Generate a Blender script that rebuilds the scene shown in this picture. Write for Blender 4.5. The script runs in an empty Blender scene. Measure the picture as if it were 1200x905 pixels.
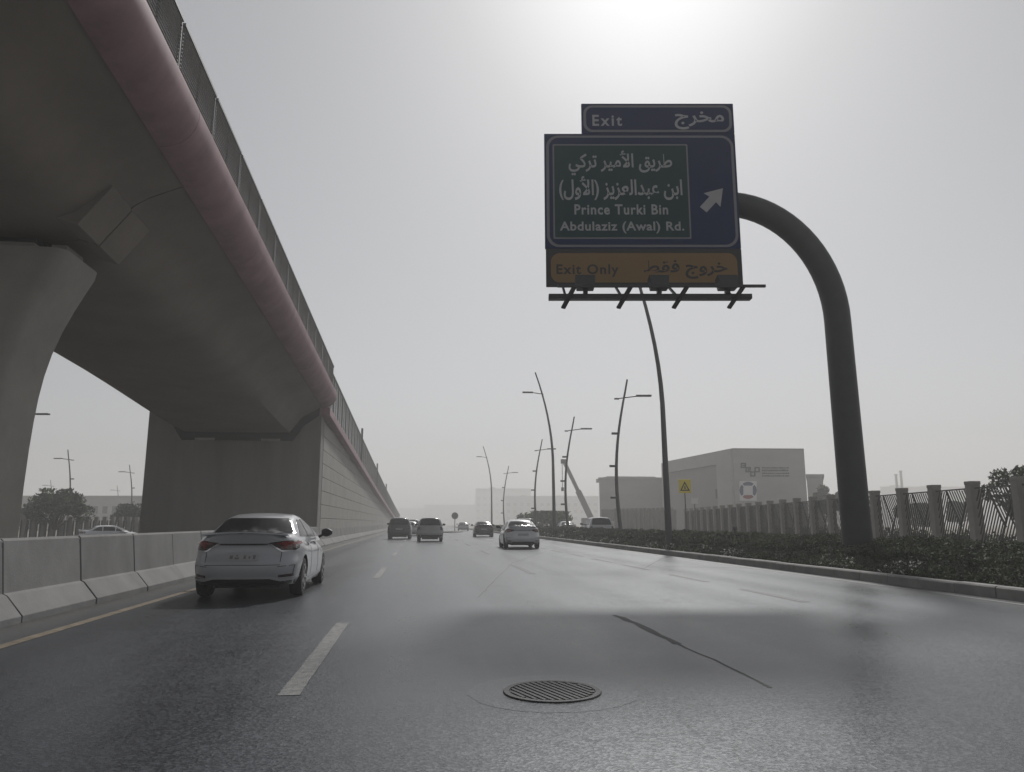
import bpy, bmesh, math, random
import numpy as np
from mathutils import Vector, Matrix
from mathutils.bvhtree import BVHTree

random.seed(7); RNG = np.random.default_rng(7)
S = bpy.context.scene
COL = S.collection
R_ = math.radians

# ------------------------------------------------------------------ camera
F_PX, CX, CY, CAM_H = 880.0, 600.0, 452.5, 1.25
YAW, PITCH = R_(7.0105), R_(10.336)
cam = bpy.data.objects.new('camera', bpy.data.cameras.new('camera'))
COL.objects.link(cam); S.camera = cam
cam.location = (0, 0, CAM_H)
cam.rotation_euler = (math.pi / 2 + PITCH, 0, -YAW)
cam.data.sensor_width = 36.0
cam.data.lens = F_PX / 1200 * 36
cam.data.clip_start = 0.05; cam.data.clip_end = 6000

# ------------------------------------------------------------------ sky, sun, exposure
SUN_EL, SUN_AZ = R_(43), R_(19)          # azimuth from +Y towards +X
W = bpy.data.worlds.new('World'); S.world = W; W.use_nodes = True
wn = W.node_tree.nodes; wl = W.node_tree.links
sky = wn.new('ShaderNodeTexSky'); sky.sky_type = 'NISHITA'; sky.sun_disc = False
sky.sun_elevation = SUN_EL; sky.sun_rotation = SUN_AZ
sky.air_density = 1.0; sky.dust_density = 2.2; sky.ozone_density = 1.0; sky.altitude = 600
hs = wn.new('ShaderNodeHueSaturation'); hs.inputs['Saturation'].default_value = 0.16   # dust greys the sky and evens it out
gm = wn.new('ShaderNodeGamma'); gm.inputs['Gamma'].default_value = 0.78
sc_ = wn.new('ShaderNodeMixRGB'); sc_.blend_type = 'MULTIPLY'; sc_.inputs[0].default_value = 1; sc_.inputs[2].default_value = (1.125, 1.13, 1.145, 1)
wl.new(sky.outputs[0], hs.inputs['Color']); wl.new(hs.outputs[0], gm.inputs[0]); wl.new(gm.outputs[0], sc_.inputs[1]);
wl.new(sc_.outputs[0], wn['Background'].inputs[0])
wn['Background'].inputs[1].default_value = 0.08

sl = bpy.data.lights.new('sun', 'SUN'); sl.energy = 2.2; sl.angle = R_(5.5); sl.color = (1.0, 0.975, 0.945)
sun = bpy.data.objects.new('sun', sl); COL.objects.link(sun)
sd = Vector((math.sin(SUN_AZ) * math.cos(SUN_EL), math.cos(SUN_AZ) * math.cos(SUN_EL), math.sin(SUN_EL)))
sun.rotation_euler = (-sd).to_track_quat('-Z', 'Y').to_euler()
sun.location = sd * 50

S.view_settings.view_transform = 'Standard'; S.view_settings.look = 'None'
S.view_settings.exposure = 0.25; S.view_settings.gamma = 1.0
S.view_settings.use_curve_mapping = False
S.render.engine = 'CYCLES'
S.cycles.use_denoising = True
S.cycles.max_bounces = 6; S.cycles.volume_bounces = 1; S.cycles.diffuse_bounces = 3
S.cycles.glossy_bounces = 3; S.cycles.transparent_max_bounces = 4

# ------------------------------------------------------------------ pixel helpers (photo is 1200 x 905)
Fh = Vector((math.sin(YAW), math.cos(YAW), 0)); Rv = Vector((math.cos(YAW), -math.sin(YAW), 0))
Fv = Vector((math.sin(YAW) * math.cos(PITCH), math.cos(YAW) * math.cos(PITCH), math.sin(PITCH))); Uv = Rv.cross(Fv)
CAM = Vector((0, 0, CAM_H))
def ray(x, y): return Fv + Rv * ((x - CX) / F_PX) - Uv * ((y - CY) / F_PX)
def at_D(x, y, D):                       # the point of that direction at a horizontal distance D ahead
    d = ray(x, y); return CAM + d * (D / d.dot(Fh))
def ground_at(x, y, z=0.0):
    d = ray(x, y); return CAM + d * ((z - CAM_H) / d.z)
def foot(x, D, z=0.0):
    p = at_D(x, 613, D); return Vector((p.x, p.y, z))

# ------------------------------------------------------------------ materials
def mat(name, col, rough=0.7, metal=0.0, var=0.0, scale=3.0, bump=0.0, bscale=40.0, spec=0.5, coat=0.0, col2=None, stretch=None):
    m = bpy.data.materials.new(name); m.use_nodes = True
    n = m.node_tree.nodes; l = m.node_tree.links; b = n['Principled BSDF']
    b.inputs['Base Color'].default_value = (*col, 1); b.inputs['Roughness'].default_value = rough
    b.inputs['Metallic'].default_value = metal; b.inputs['Specular IOR Level'].default_value = spec
    b.inputs['Coat Weight'].default_value = coat
    if var or bump:
        tc = n.new('ShaderNodeTexCoord'); mp = n.new('ShaderNodeMapping'); l.new(tc.outputs['Object'], mp.inputs[0])
        if stretch: mp.inputs['Scale'].default_value = stretch
        oi = n.new('ShaderNodeObjectInfo'); vm = n.new('ShaderNodeVectorMath'); vm.operation = 'MULTIPLY'; vm.inputs[1].default_value = (37, 53, 19)
        l.new(oi.outputs['Random'], vm.inputs[0]); l.new(vm.outputs[0], mp.inputs['Location'])
    if var:
        nz = n.new('ShaderNodeTexNoise'); nz.inputs['Scale'].default_value = scale; nz.inputs['Detail'].default_value = 7
        nz.inputs['Roughness'].default_value = 0.65; l.new(mp.outputs[0], nz.inputs['Vector'])
        cr = n.new('ShaderNodeValToRGB'); cr.color_ramp.elements[0].position = 0.3; cr.color_ramp.elements[1].position = 0.72
        c2 = col2 or tuple(min(1, c * (1 + var)) for c in col)
        cr.color_ramp.elements[0].color = (*(c * (1 - var) for c in col), 1); cr.color_ramp.elements[1].color = (*c2, 1)
        l.new(nz.outputs['Fac'], cr.inputs[0]); l.new(cr.outputs[0], b.inputs['Base Color'])
    if bump:
        nb = n.new('ShaderNodeTexNoise'); nb.inputs['Scale'].default_value = bscale; nb.inputs['Detail'].default_value = 4
        l.new(tc.outputs['Object'], nb.inputs['Vector'])
        bp = n.new('ShaderNodeBump'); bp.inputs['Strength'].default_value = bump; bp.inputs['Distance'].default_value = 0.02
        l.new(nb.outputs['Fac'], bp.inputs['Height']); l.new(bp.outputs[0], b.inputs['Normal'])
    return m

def asphalt(name, lo, hi, dust=(.20, .175, .145), edges=True):
    m = bpy.data.materials.new(name); m.use_nodes = True
    n = m.node_tree.nodes; l = m.node_tree.links; b = n['Principled BSDF']
    tc = n.new('ShaderNodeTexCoord'); OB = tc.outputs['Object']
    def noise(scale, det, vec=None, rough=0.6):
        q = n.new('ShaderNodeTexNoise'); q.inputs['Scale'].default_value = scale; q.inputs['Detail'].default_value = det
        q.inputs['Roughness'].default_value = rough; l.new(vec or OB, q.inputs['Vector']); return q.outputs['Fac']
    def mth(op, *a, clamp=False):
        q = n.new('ShaderNodeMath'); q.operation = op; q.use_clamp = clamp
        for k, v in enumerate(a):
            if isinstance(v, (int, float)): q.inputs[k].default_value = v
            else: l.new(v, q.inputs[k])
        return q.outputs[0]
    def rng(v, a, c, d, e):
        q = n.new('ShaderNodeMapRange'); l.new(v, q.inputs[0])
        for k, x in zip((1, 2, 3, 4), (a, c, d, e)): q.inputs[k].default_value = x
        return q.outputs[0]
    mp = n.new('ShaderNodeMapping'); mp.inputs['Scale'].default_value = (1.0, 0.05, 1); l.new(OB, mp.inputs[0])
    streak = noise(1.1, 7, mp.outputs[0]); blot = noise(0.4, 9, None, .7); mott = noise(2.6, 6, None, .7)
    vo = n.new('ShaderNodeTexVoronoi'); vo.inputs['Scale'].default_value = 58; l.new(OB, vo.inputs['Vector'])
    sepc = n.new('ShaderNodeSeparateColor'); l.new(vo.outputs['Color'], sepc.inputs[0]); stone = sepc.outputs[0]      # single aggregate stones
    grain = noise(120, 2, None, .9)
    sx = n.new('ShaderNodeSeparateXYZ'); l.new(OB, sx.inputs[0]); X = sx.outputs[0]
    wob = mth('ADD', X, mth('MULTIPLY', mth('SUBTRACT', blot, .5), .5))
    path = mth('MULTIPLY', mth('ADD', mth('COSINE', mth('MULTIPLY', mth('ADD', wob, .15), 6.2832 / 1.72)), 1.0), .5)     # wheel paths: two to a lane
    big = mth('ADD', mth('MULTIPLY', streak, .5), mth('ADD', mth('MULTIPLY', blot, .3), mth('MULTIPLY', mott, .2)))
    f = mth('ADD', rng(big, .32, .68, 0, .55), mth('ADD', mth('MULTIPLY', mth('POWER', stone, 2.2), .42), mth('MULTIPLY', mth('SUBTRACT', grain, .5), .5)))
    f = mth('SUBTRACT', f, mth('MULTIPLY', path, .16))
    oil = rng(noise(0.9, 5, mp.outputs[0], .55), .60, .72, 0, .22); f = mth('SUBTRACT', f, oil, clamp=True)
    cr = n.new('ShaderNodeMixRGB'); l.new(f, cr.inputs[0]); cr.inputs[1].default_value = (*lo, 1); cr.inputs[2].default_value = (*hi, 1)
    colr = cr.outputs[0]
    if edges:                                  # wind-blown dust lying along both edges
        e1 = rng(mth('ADD', X, mth('MULTIPLY', mott, .9)), -4.35, -3.6, .30, 0); e2 = rng(mth('SUBTRACT', X, mth('MULTIPLY', mott, 1.2)), 8.0, 8.9, 0, .30)
        dm = n.new('ShaderNodeMixRGB'); l.new(mth('MULTIPLY', mth('MAXIMUM', e1, e2), rng(mott, .3, .65, .3, 1)), dm.inputs[0]); l.new(colr, dm.inputs[1]); dm.inputs[2].default_value = (*dust, 1); colr = dm.outputs[0]
    l.new(colr, b.inputs['Base Color'])
    rf = mth('ADD', rng(big, .3, .7, .31, .43), mth('MULTIPLY', mth('SUBTRACT', stone, .5), .10)); rf = mth('SUBTRACT', rf, mth('MULTIPLY', path, .035))
    l.new(rf, b.inputs['Roughness']); l.new(rng(mth('ADD', mth('MULTIPLY', stone, .6), mth('MULTIPLY', grain, .4)), .15, .8, .32, .66), b.inputs['Specular IOR Level'])
    b.inputs['Specular Tint'].default_value = (.86, .95, 1, 1)
    bp = n.new('ShaderNodeBump'); bp.inputs['Strength'].default_value = 0.15; bp.inputs['Distance'].default_value = 0.005
    l.new(mth('ADD', mth('MULTIPLY', vo.outputs['Distance'], 1.2), grain), bp.inputs['Height']); l.new(bp.outputs[0], b.inputs['Normal'])
    return m

M = dict(
    asphalt=asphalt('asphalt', (0.008, 0.009, 0.012), (0.085, 0.091, 0.104)),
    asphalt2=asphalt('side asphalt', (0.012, 0.013, 0.015), (0.10, 0.10, 0.105), edges=False),
    tar=mat('tar', (0.020, 0.021, 0.023), 0.55, var=0.5, scale=5),
    paint=mat('worn white paint', (0.085, 0.087, 0.088), 0.55, var=0.35, scale=14, bump=0.3, bscale=90, col2=(0.21, 0.21, 0.208)),
    sheen_dark=mat('paint dark against sheen', (0.024, 0.025, 0.028), 0.6, var=0.3, scale=9, bump=0.3, bscale=90),  # worn paint's dark look against the bright road sheen, put into the colour
    ypaint=mat('worn yellow paint', (0.15, 0.125, 0.09), 0.6, var=0.4, scale=7, col2=(0.25, 0.205, 0.145)),
    sand=mat('dusty ground', (0.20, 0.175, 0.145), 0.95, var=0.2, scale=0.4, bump=0.3, bscale=5),
    soil=mat('planter soil', (0.09, 0.075, 0.06), 0.95, var=0.35, scale=3, bump=0.5, bscale=14),
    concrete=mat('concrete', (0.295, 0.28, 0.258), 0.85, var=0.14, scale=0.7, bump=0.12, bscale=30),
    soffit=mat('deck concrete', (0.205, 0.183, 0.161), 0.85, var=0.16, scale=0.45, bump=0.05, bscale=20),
    abut=mat('stained concrete', (0.185, 0.176, 0.167), 0.85, var=0.2, scale=0.9, bump=0.08, bscale=20, stretch=(1, 1, 0.12)),
    barrier=mat('barrier concrete', (0.185, 0.184, 0.182), 0.85, var=0.24, scale=1.1, bump=0.2, bscale=35, stretch=(1, 1, 0.7)),
    kerb=mat('kerb concrete', (0.24, 0.235, 0.225), 0.8, var=0.25, scale=2, bump=0.15, bscale=30),
    pink=mat('dusty pink beam', (0.30, 0.185, 0.205), 0.6, var=0.22, scale=1.3, bump=0.06, bscale=25, stretch=(1, 1.0, 0.3), spec=0.35),
    black=mat('black rubber', (0.012, 0.012, 0.013), 0.75),
    dsteel=mat('dark grey steel', (0.045, 0.047, 0.05), 0.5, 0.3, var=0.15, scale=4),
    screen=mat('screen steel', (0.15, 0.155, 0.155), 0.6, 0.1, var=0.2, scale=3),
    lamp=mat('lamp post steel', (0.12, 0.12, 0.12), 0.5, 0.5, var=0.1, scale=2),
    fencec=mat('fence pillar concrete', (0.25, 0.235, 0.215), 0.85, var=0.12, scale=2, bump=0.1, bscale=30),
    fences=mat('fence slat steel', (0.06, 0.06, 0.058), 0.5, 0.2),
    wall=mat('building render', (0.44, 0.425, 0.41), 0.9, var=0.08, scale=0.25, stretch=(1, 1, 3)),
    wall2=mat('building recess', (0.31, 0.30, 0.288), 0.9, var=0.08, scale=0.4),
    far=mat('far building', (0.35, 0.335, 0.32), 0.9, var=0.08, scale=0.1),
    farwin=mat('far window', (0.05, 0.055, 0.06), 0.25),
    hill=mat('far hill', (0.30, 0.27, 0.23), 0.95, var=0.1, scale=0.05),
    sign_blue=mat('sign blue', (0.003, 0.016, 0.078), 0.45, var=0.12, scale=1.5, spec=0.2),
    sign_green=mat('sign green', (0.003, 0.042, 0.044), 0.45, var=0.12, scale=1.5, spec=0.2),
    sign_yellow=mat('sign yellow', (0.25, 0.155, 0.066), 0.5, var=0.08, scale=2, spec=0.2),
    sign_white=mat('sign white', (0.40, 0.40, 0.41), 0.5, var=0.08, scale=3, spec=0.2),
    sign_grey=mat('sign border', (0.22, 0.22, 0.235), 0.5, spec=0.2),
    sign_black=mat('sign black', (0.012, 0.012, 0.014), 0.5),
    alu=mat('aluminium back', (0.18, 0.18, 0.19), 0.5, 0.6),
    warn=mat('warning yellow', (0.75, 0.60, 0.04), 0.5),
    red=mat('emblem red', (0.30, 0.07, 0.055), 0.6), eblue=mat('emblem blue', (0.045, 0.07, 0.15), 0.6),
    logo=mat('logo dark', (0.05, 0.07, 0.065), 0.6),
    white=mat('white board', (0.72, 0.72, 0.72), 0.6),
    bark=mat('bark', (0.10, 0.075, 0.055), 0.9, var=0.3, scale=8, bump=0.4, bscale=20),
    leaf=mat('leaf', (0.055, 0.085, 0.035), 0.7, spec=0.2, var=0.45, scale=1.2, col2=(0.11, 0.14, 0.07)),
    leafd=mat('dusty sunlit leaf', (0.09, 0.105, 0.072), 0.8, spec=0.15, var=0.35, scale=1.5, col2=(0.19, 0.205, 0.155)),
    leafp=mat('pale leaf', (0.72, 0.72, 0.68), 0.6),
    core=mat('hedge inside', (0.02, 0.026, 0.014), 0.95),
    glass=mat('tinted glass', (0.012, 0.013, 0.015), 0.22, spec=0.35),
    tyre=mat('tyre', (0.016, 0.016, 0.017), 0.85), rim=mat('rim', (0.30, 0.30, 0.31), 0.35, 0.8),
    chrome=mat('chrome trim', (0.55, 0.55, 0.56), 0.2, 1.0), trim=mat('dark trim', (0.018, 0.018, 0.02), 0.5),
    tail=mat('tail lens', (0.20, 0.010, 0.012), 0.12, spec=0.7), taild=mat('dark lens', (0.03, 0.006, 0.008), 0.1, spec=0.7),
    plate=mat('number plate', (0.36, 0.36, 0.36), 0.5),
    satin=mat('satin silver trim', (0.45, 0.45, 0.46), 0.4),
    platemark=mat('plate mark', (0.17, 0.17, 0.18), 0.6),
    iron=mat('cast iron', (0.06, 0.06, 0.061), 0.55, 0.4, var=0.3, scale=12, bump=0.2, bscale=60),
)
PAINT = {}
def paint(col):
    if col not in PAINT: PAINT[col] = mat('car paint', col, 0.32, 0.0, var=0.05, scale=2, coat=0.6)
    return PAINT[col]

# ------------------------------------------------------------------ helpers
def link(o, parent=None):
    COL.objects.link(o)
    if parent: o.parent = parent
    return o
def tag(o, label=None, cat=None, group=None, kind=None):
    for k, v in (('label', label), ('category', cat), ('group', group), ('kind', kind)):
        if v: o[k] = v
    return o
def empty(name, loc=(0, 0, 0), rz=0.0, label=None, cat=None, group=None):
    o = bpy.data.objects.new(name, None); link(o); o.location = loc; o.rotation_euler = (0, 0, rz)
    return tag(o, label, cat, group)
def copy_tree(o, parent=None):
    c = o.copy(); COL.objects.link(c); c.parent = parent
    for ch in list(o.children): copy_tree(ch, c)
    return c
def smooth(me, ang=40):
    me.polygons.foreach_set('use_smooth', [True] * len(me.polygons))
    bm = bmesh.new(); bm.from_mesh(me); a = R_(ang)
    for e in bm.edges:
        e.smooth = not (len(e.link_faces) == 2 and e.calc_face_angle(0) > a)
    bm.to_mesh(me); bm.free()

class MB:
    def __init__(s): s.v = []; s.f = []; s.m = []; s.cur = 0
    def face(s, pts):
        i = len(s.v); s.v += [tuple(p) for p in pts]; s.f.append(tuple(range(i, i + len(pts)))); s.m.append(s.cur)
    def box(s, a, b, mtx=None):
        (x0, y0, z0), (x1, y1, z1) = a, b
        p = [(x0, y0, z0), (x1, y0, z0), (x1, y1, z0), (x0, y1, z0), (x0, y0, z1), (x1, y0, z1), (x1, y1, z1), (x0, y1, z1)]
        if mtx: p = [tuple(mtx @ Vector(q)) for q in p]
        i = len(s.v); s.v += p
        for f in ((0, 3, 2, 1), (4, 5, 6, 7), (0, 1, 5, 4), (1, 2, 6, 5), (2, 3, 7, 6), (3, 0, 4, 7)):
            s.f.append(tuple(i + k for k in f)); s.m.append(s.cur)
        return s
    def bar(s, p, q, w, t=None, up=(0, 0, 1)):
        p, q = Vector(p), Vector(q); d = q - p; L = d.length; d.normalize(); t = t or w
        x = d.cross(Vector(up))
        if x.length < 1e-4: x = d.cross(Vector((0, 1, 0)))
        x.normalize(); y = x.cross(d)
        mt = Matrix(((x.x, d.x, y.x, p.x), (x.y, d.y, y.y, p.y), (x.z, d.z, y.z, p.z), (0, 0, 0, 1)))
        return s.box((-w / 2, 0, -t / 2), (w / 2, L, t / 2), mt)
    def tube(s, pts, rad, n=12, cap=True):
        pts = [Vector(p) for p in pts]; rad = rad if hasattr(rad, '__len__') else [rad] * len(pts)
        i0 = len(s.v); ref = None
        for k, p in enumerate(pts):
            d = (pts[min(k + 1, len(pts) - 1)] - pts[max(k - 1, 0)]).normalized()
            if ref is None:
                ref = d.cross(Vector((0, 1, 0)))
                if ref.length < 0.1: ref = d.cross(Vector((1, 0, 0)))
            ref = (ref - d * ref.dot(d)).normalized(); bi = d.cross(ref)
            for j in range(n):
                a = 2 * math.pi * j / n; s.v.append(tuple(p + (ref * math.cos(a) + bi * math.sin(a)) * rad[k]))
        for k in range(len(pts) - 1):
            for j in range(n):
                a = i0 + k * n + j; b = i0 + k * n + (j + 1) % n
                s.f.append((a, b, b + n, a + n)); s.m.append(s.cur)
        if cap:
            s.f.append(tuple(i0 + j for j in reversed(range(n)))); s.m.append(s.cur)
            e = i0 + (len(pts) - 1) * n; s.f.append(tuple(e + j for j in range(n))); s.m.append(s.cur)
        return s
    def loft(s, rings, cap=True):        # closed rings of equal length
        i0 = len(s.v); n = len(rings[0])
        for r in rings: s.v += [tuple(p) for p in r]
        for k in range(len(rings) - 1):
            for j in range(n):
                a = i0 + k * n + j; b = i0 + k * n + (j + 1) % n
                s.f.append((a, b, b + n, a + n)); s.m.append(s.cur)
        if cap:
            s.f.append(tuple(i0 + j for j in reversed(range(n)))); s.m.append(s.cur)
            e = i0 + (len(rings) - 1) * n; s.f.append(tuple(e + j for j in range(n))); s.m.append(s.cur)
        return s
    def prism(s, poly, axis, a, b):      # 2-D polygon pushed along an axis
        def P(u, v, w): return {'x': (w, u, v), 'y': (u, w, v), 'z': (u, v, w)}[axis]
        return s.loft([[P(u, v, a) for u, v in poly], [P(u, v, b) for u, v in poly]])
    def mesh(s, name, mats, bevel=0.0, sm=None, fix=True):
        me = bpy.data.meshes.new(name); me.from_pydata(s.v, [], s.f)
        for m in (mats if isinstance(mats, (list, tuple)) else [mats]): me.materials.append(m)
        me.polygons.foreach_set('material_index', s.m)
        if fix or bevel:
            bm = bmesh.new(); bm.from_mesh(me)
            if bevel:
                bmesh.ops.remove_doubles(bm, verts=bm.verts, dist=1e-5)
                bmesh.ops.bevel(bm, geom=[e for e in bm.edges if len(e.link_faces) == 2 and e.calc_face_angle(0) > 0.6], offset=bevel, segments=2, profile=0.6, affect='EDGES')
            bmesh.ops.recalc_face_normals(bm, faces=bm.faces); bm.to_mesh(me); bm.free()
        if sm: smooth(me, sm)
        return me
    def build(s, name, mats, parent=None, bevel=0.0, sm=None, loc=None, fix=True):
        o = bpy.data.objects.new(name, s.mesh(name, mats, bevel, sm, fix)); link(o, parent)
        if loc: o.location = loc
        return o
def inst(name, me, parent=None, loc=(0, 0, 0), rot=(0, 0, 0)):
    o = bpy.data.objects.new(name, me); link(o, parent); o.location = loc; o.rotation_euler = rot; return o
def sheet(name, poly, z, m, parent=None, kind=None):
    b = MB(); b.face([(x, y, z) for x, y in poly]); o = b.build(name, m, parent, fix=False)
    if kind: o['kind'] = kind
    return o
def rect(x0, x1, y0, y1): return [(x0, y0), (x1, y0), (x1, y1), (x0, y1)]

# ================================================================== SETTING
gb = MB(); gx = [(-1500, -.40), (-17.0, -.40), (-15.4, -.06), (1500, -.06)]
for (xa, za), (xb, zb) in zip(gx, gx[1:]): gb.face([(xa, -80, za), (xb, -80, zb), (xb, 2600, zb), (xa, 2600, za)])
gb.build('ground', M['sand'], fix=False)['kind'] = 'structure'
road = sheet('road', rect(-5.25, 9.72, -40, 900), 0.0, M['asphalt'], kind='structure')
sheet('opposite_road', rect(-34, -17.2, -40, 900), -0.36, M['asphalt2'], kind='structure')
sheet('paved_median', rect(-15.2, -5.25, -40, 900), -0.02, M['concrete'], kind='structure')
sheet('side_road', rect(12.9, 17.0, -10, 400), 0.0, M['asphalt2'], kind='structure')
sheet('verge', rect(9.91, 12.75, -10, 140), 0.13, M['soil'], kind='structure')

# painted lines: each dash its own piece of the road
def dash(name, x, y0, y1, w, m, z=0.004):
    b = MB(); n = max(1, int((y1 - y0) / 0.5))
    L = [x - w / 2 + random.uniform(-.004, .004) for _ in range(n + 1)]; Rr = [x + w / 2 + random.uniform(-.004, .004) for _ in range(n + 1)]
    for k in range(n):
        a = y0 + (y1 - y0) * k / n; c = y0 + (y1 - y0) * (k + 1) / n
        b.face([(L[k], a, z), (Rr[k], a, z), (Rr[k + 1], c, z), (L[k + 1], c, z)])
    return b.build(name, m, road, fix=False)
for k in range(-1, 12): dash('lane_dash', -0.92, 6.0 + 12 * k, 10.1 + 12 * k, 0.16, M['paint'])
for k in range(0, 10): dash('lane_dash', 2.87, 18.96 + 12 * k, 23.2 + 12 * k, 0.15, M['sheen_dark'])
for k in range(0, 16): dash('lane_dash', 6.2, 11.8 + 4.2 * k, 14.2 + 4.2 * k, 0.16, M['sheen_dark'])
dash('edge_line', -4.22, -6, 200, 0.15, M['ypaint'])
dash('edge_line', 9.34, -6, 200, 0.13, M['paint'])

# tar seams and a repaired patch of asphalt
def strip(name, pts, w, z, m):
    b = MB(); pts = [Vector((p[0], p[1], 0)) for p in pts]; out = []
    fine = []
    for a, c in zip(pts, pts[1:]):
        n = max(1, int((c - a).length / 0.3))
        fine += [a.lerp(c, k / n) for k in range(n)]
    fine.append(pts[-1])
    for k, p in enumerate(fine):
        d = (fine[min(k + 1, len(fine) - 1)] - fine[max(k - 1, 0)]).normalized(); nn = Vector((-d.y, d.x, 0))
        p = p + nn * random.uniform(-.02, .02); ww = w * random.uniform(.6, 1.15) / 2
        out.append((p - nn * ww, p + nn * ww))
    for (a, c), (e, f) in zip(out, out[1:]):
        b.face([(a.x, a.y, z), (c.x, c.y, z), (f.x, f.y, z), (e.x, e.y, z)])
    return b.build(name, m, road)
def gpx(*ps): return [tuple(ground_at(*p)[:2]) for p in ps]
strip('tar_seam', gpx((720, 721), (745, 731), (795, 755)), 0.095, 0.002, M['sheen_dark'])  # lane line drawn as a seam, in the dashes' sheen-darkened colour
strip('tar_seam', gpx((795, 755), (850, 780), (905, 806)), 0.035, 0.002, M['sheen_dark'])
strip('tar_seam', gpx((560, 700), (600, 660), (640, 646)), 0.03, 0.003, M['tar'])
strip('tar_seam', gpx((690, 655), (755, 666), (775, 655), (800, 648)), 0.05, 0.003, M['tar'])
strip('tar_seam', gpx((780, 664), (880, 666), (960, 672)), 0.06, 0.003, M['tar'])

# kerb stones between road and verge, each one a piece
kerb = empty('kerb', (9.70, 0, 0)); kerb['kind'] = 'structure'
kp = MB().prism([(0, -.05), (0, .17), (.03, .20), (.22, .20), (.22, -.05)], 'y', 0.006, 0.994).mesh('kerb_stone', M['kerb'], bevel=0.008)
for y in range(2, 92): inst('kerb_stone', kp, kerb, (random.uniform(-.006, .006), y, random.uniform(-.006, .006)))
MB().prism([(0, -.05), (0, .17), (.03, .20), (.22, .20), (.22, -.05)], 'y', 92.0, 200).build('kerb_run', M['kerb'], kerb)
k2 = MB().prism([(12.75, -.05), (12.75, .15), (12.9, .15), (12.9, -.05)], 'y', -10, 140).build('inner_kerb', M['kerb']); k2['kind'] = 'structure'

# ------------------------------------------------------------------ flyover geometry
XC, HW = -9.65, 4.35
def ze(y): return 7.42 - 0.0455 * (y - 41.4) + (6e-5 * (y - 55) ** 2 if y > 55 else 0)
PROF = [(4.35, 0), (3.32, -.60), (2.72, -1.43)]
SOFT = [(4.35, 0), (4.0, -.15), (3.65, -.31), (3.38, -.49), (3.14, -.72), (2.9, -.98), (2.62, -1.20), (2.3, -1.34), (1.8, -1.43), (1.2, -1.46), (0, -1.46)]
bridge = empty('flyover_bridge', (XC, 16.3, 0), 0, 'grey concrete flyover deck with pink rounded edge beam passing beside the road', 'bridge')
def bl(x, y, z): return (x, y - 16.3, z)
SHARP = [(4.35, 0), (4.0, -.20), (3.66, -.40), (3.32, -.60), (3.12, -.877), (2.92, -1.153), (2.72, -1.43), (2.3, -1.44), (1.8, -1.45), (1.2, -1.46), (0, -1.46)]
def section(y):
    t = min(1, max(0, (y - 27) / 13)); t = t * t * (3 - 2 * t)
    h = [(a[0] + (c[0] - a[0]) * t, a[1] + (c[1] - a[1]) * t) for a, c in zip(SOFT, SHARP)]
    return h + [(-x, z) for x, z in reversed(h[:-1])] + [(-4.35, .34), (4.35, .34)]
def span(name, y0, y1):
    n = max(2, int((y1 - y0) / 2)); ys = [y0 + (y1 - y0) * k / n for k in range(n + 1)]
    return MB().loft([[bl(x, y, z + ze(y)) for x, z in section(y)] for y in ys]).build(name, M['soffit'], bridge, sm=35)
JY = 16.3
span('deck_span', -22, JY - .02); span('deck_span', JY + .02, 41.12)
jp = [(x * .985, z + .012) for x, z in SOFT]; jp = jp + [(-x, z) for x, z in reversed(jp[:-1])] + [(-4.2, .3), (4.2, .3)]
MB().loft([[bl(x, y, z + ze(y)) for x, z in jp] for y in (JY - .06, JY + .06)]).build('joint_filler', M['black'], bridge)
for s in (1, -1):                        # thickened blocks on the haunch, one either side of the joint
    for y0, y1 in ((JY - 1.08, JY - .022), (JY + .022, JY + 1.08)):
        poly = [(s * 3.32, -.62), (s * 2.72, -1.46), (s * 2.2, -1.30), (s * 2.8, -.5), (s * 3.2, -.4)]
        MB().loft([[bl(x, y, z + ze(y)) for x, z in poly] for y in (y0, y1)]).build('haunch_block', M['soffit'], bridge, bevel=.012)
# pink edge beam, cast in lengths
TUBE = [(4.36, -.03), (4.58, .0), (4.78, .09), (4.94, .24), (5.04, .42), (5.09, .62), (5.09, .80), (4.98, .86), (4.5, .86), (4.4, .5)]
y = -22.0
while y < 41.2:
    y1 = min(y + 6.1, 41.36)
    for s in (1, -1):
        MB().loft([[bl(s * x, yy, z + ze(yy)) for x, z in TUBE] for yy in (y + .007, y1 - .007)]).build('edge_beam', M['pink'], bridge, sm=50)
    y = y1
    if 41.36 - y < .5: break
# screen fence on the edge: posts and louvred panels
def screen_mesh(L, h, nb):
    b = MB()
    for k in range(nb):
        z = h * (k + .5) / nb
        mt = Matrix.Translation((0, 0, z)) @ Matrix.Rotation(R_(28), 4, 'Y')
        b.box((-.02, .03, -.008), (.02, L - .03, .008), mt)
    for yy in (.03, L * .5, L - .03): b.box((-.03, yy - .02, 0), (.0, yy + .02, h))
    b.box((-.04, 0, h - .03), (.04, L, h + .03)); b.box((-.04, 0, -.02), (.04, L, .03))
    return b.mesh('screen_panel', M['screen'], fix=False)
PL = 2.5
sm1 = screen_mesh(PL - .1, 1.42, 17); sm2 = screen_mesh(PL - .1, 2.2, 24)
post1 = MB().box((-.05, -.025, -.3), (.01, .025, 1.46)).mesh('screen_post', M['screen'], bevel=.006)
post2 = MB().box((-.05, -.04, -.1), (.03, .04, 2.3)).mesh('screen_post', M['screen'], bevel=.006)
def fence_run(y0, y1, base, me, pm, parent, s=1):
    yy = y0
    while yy < y1 - .1:
        a, c = ze(yy), ze(yy + PL); ang = math.atan2(c - a, PL)
        o = inst('screen_panel', me, parent, bl(s * 4.84, yy + .05, a + base), (ang, 0, 0))
        inst('screen_post', pm, parent, bl(s * 4.84, yy, a + base))
        yy += PL
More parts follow.
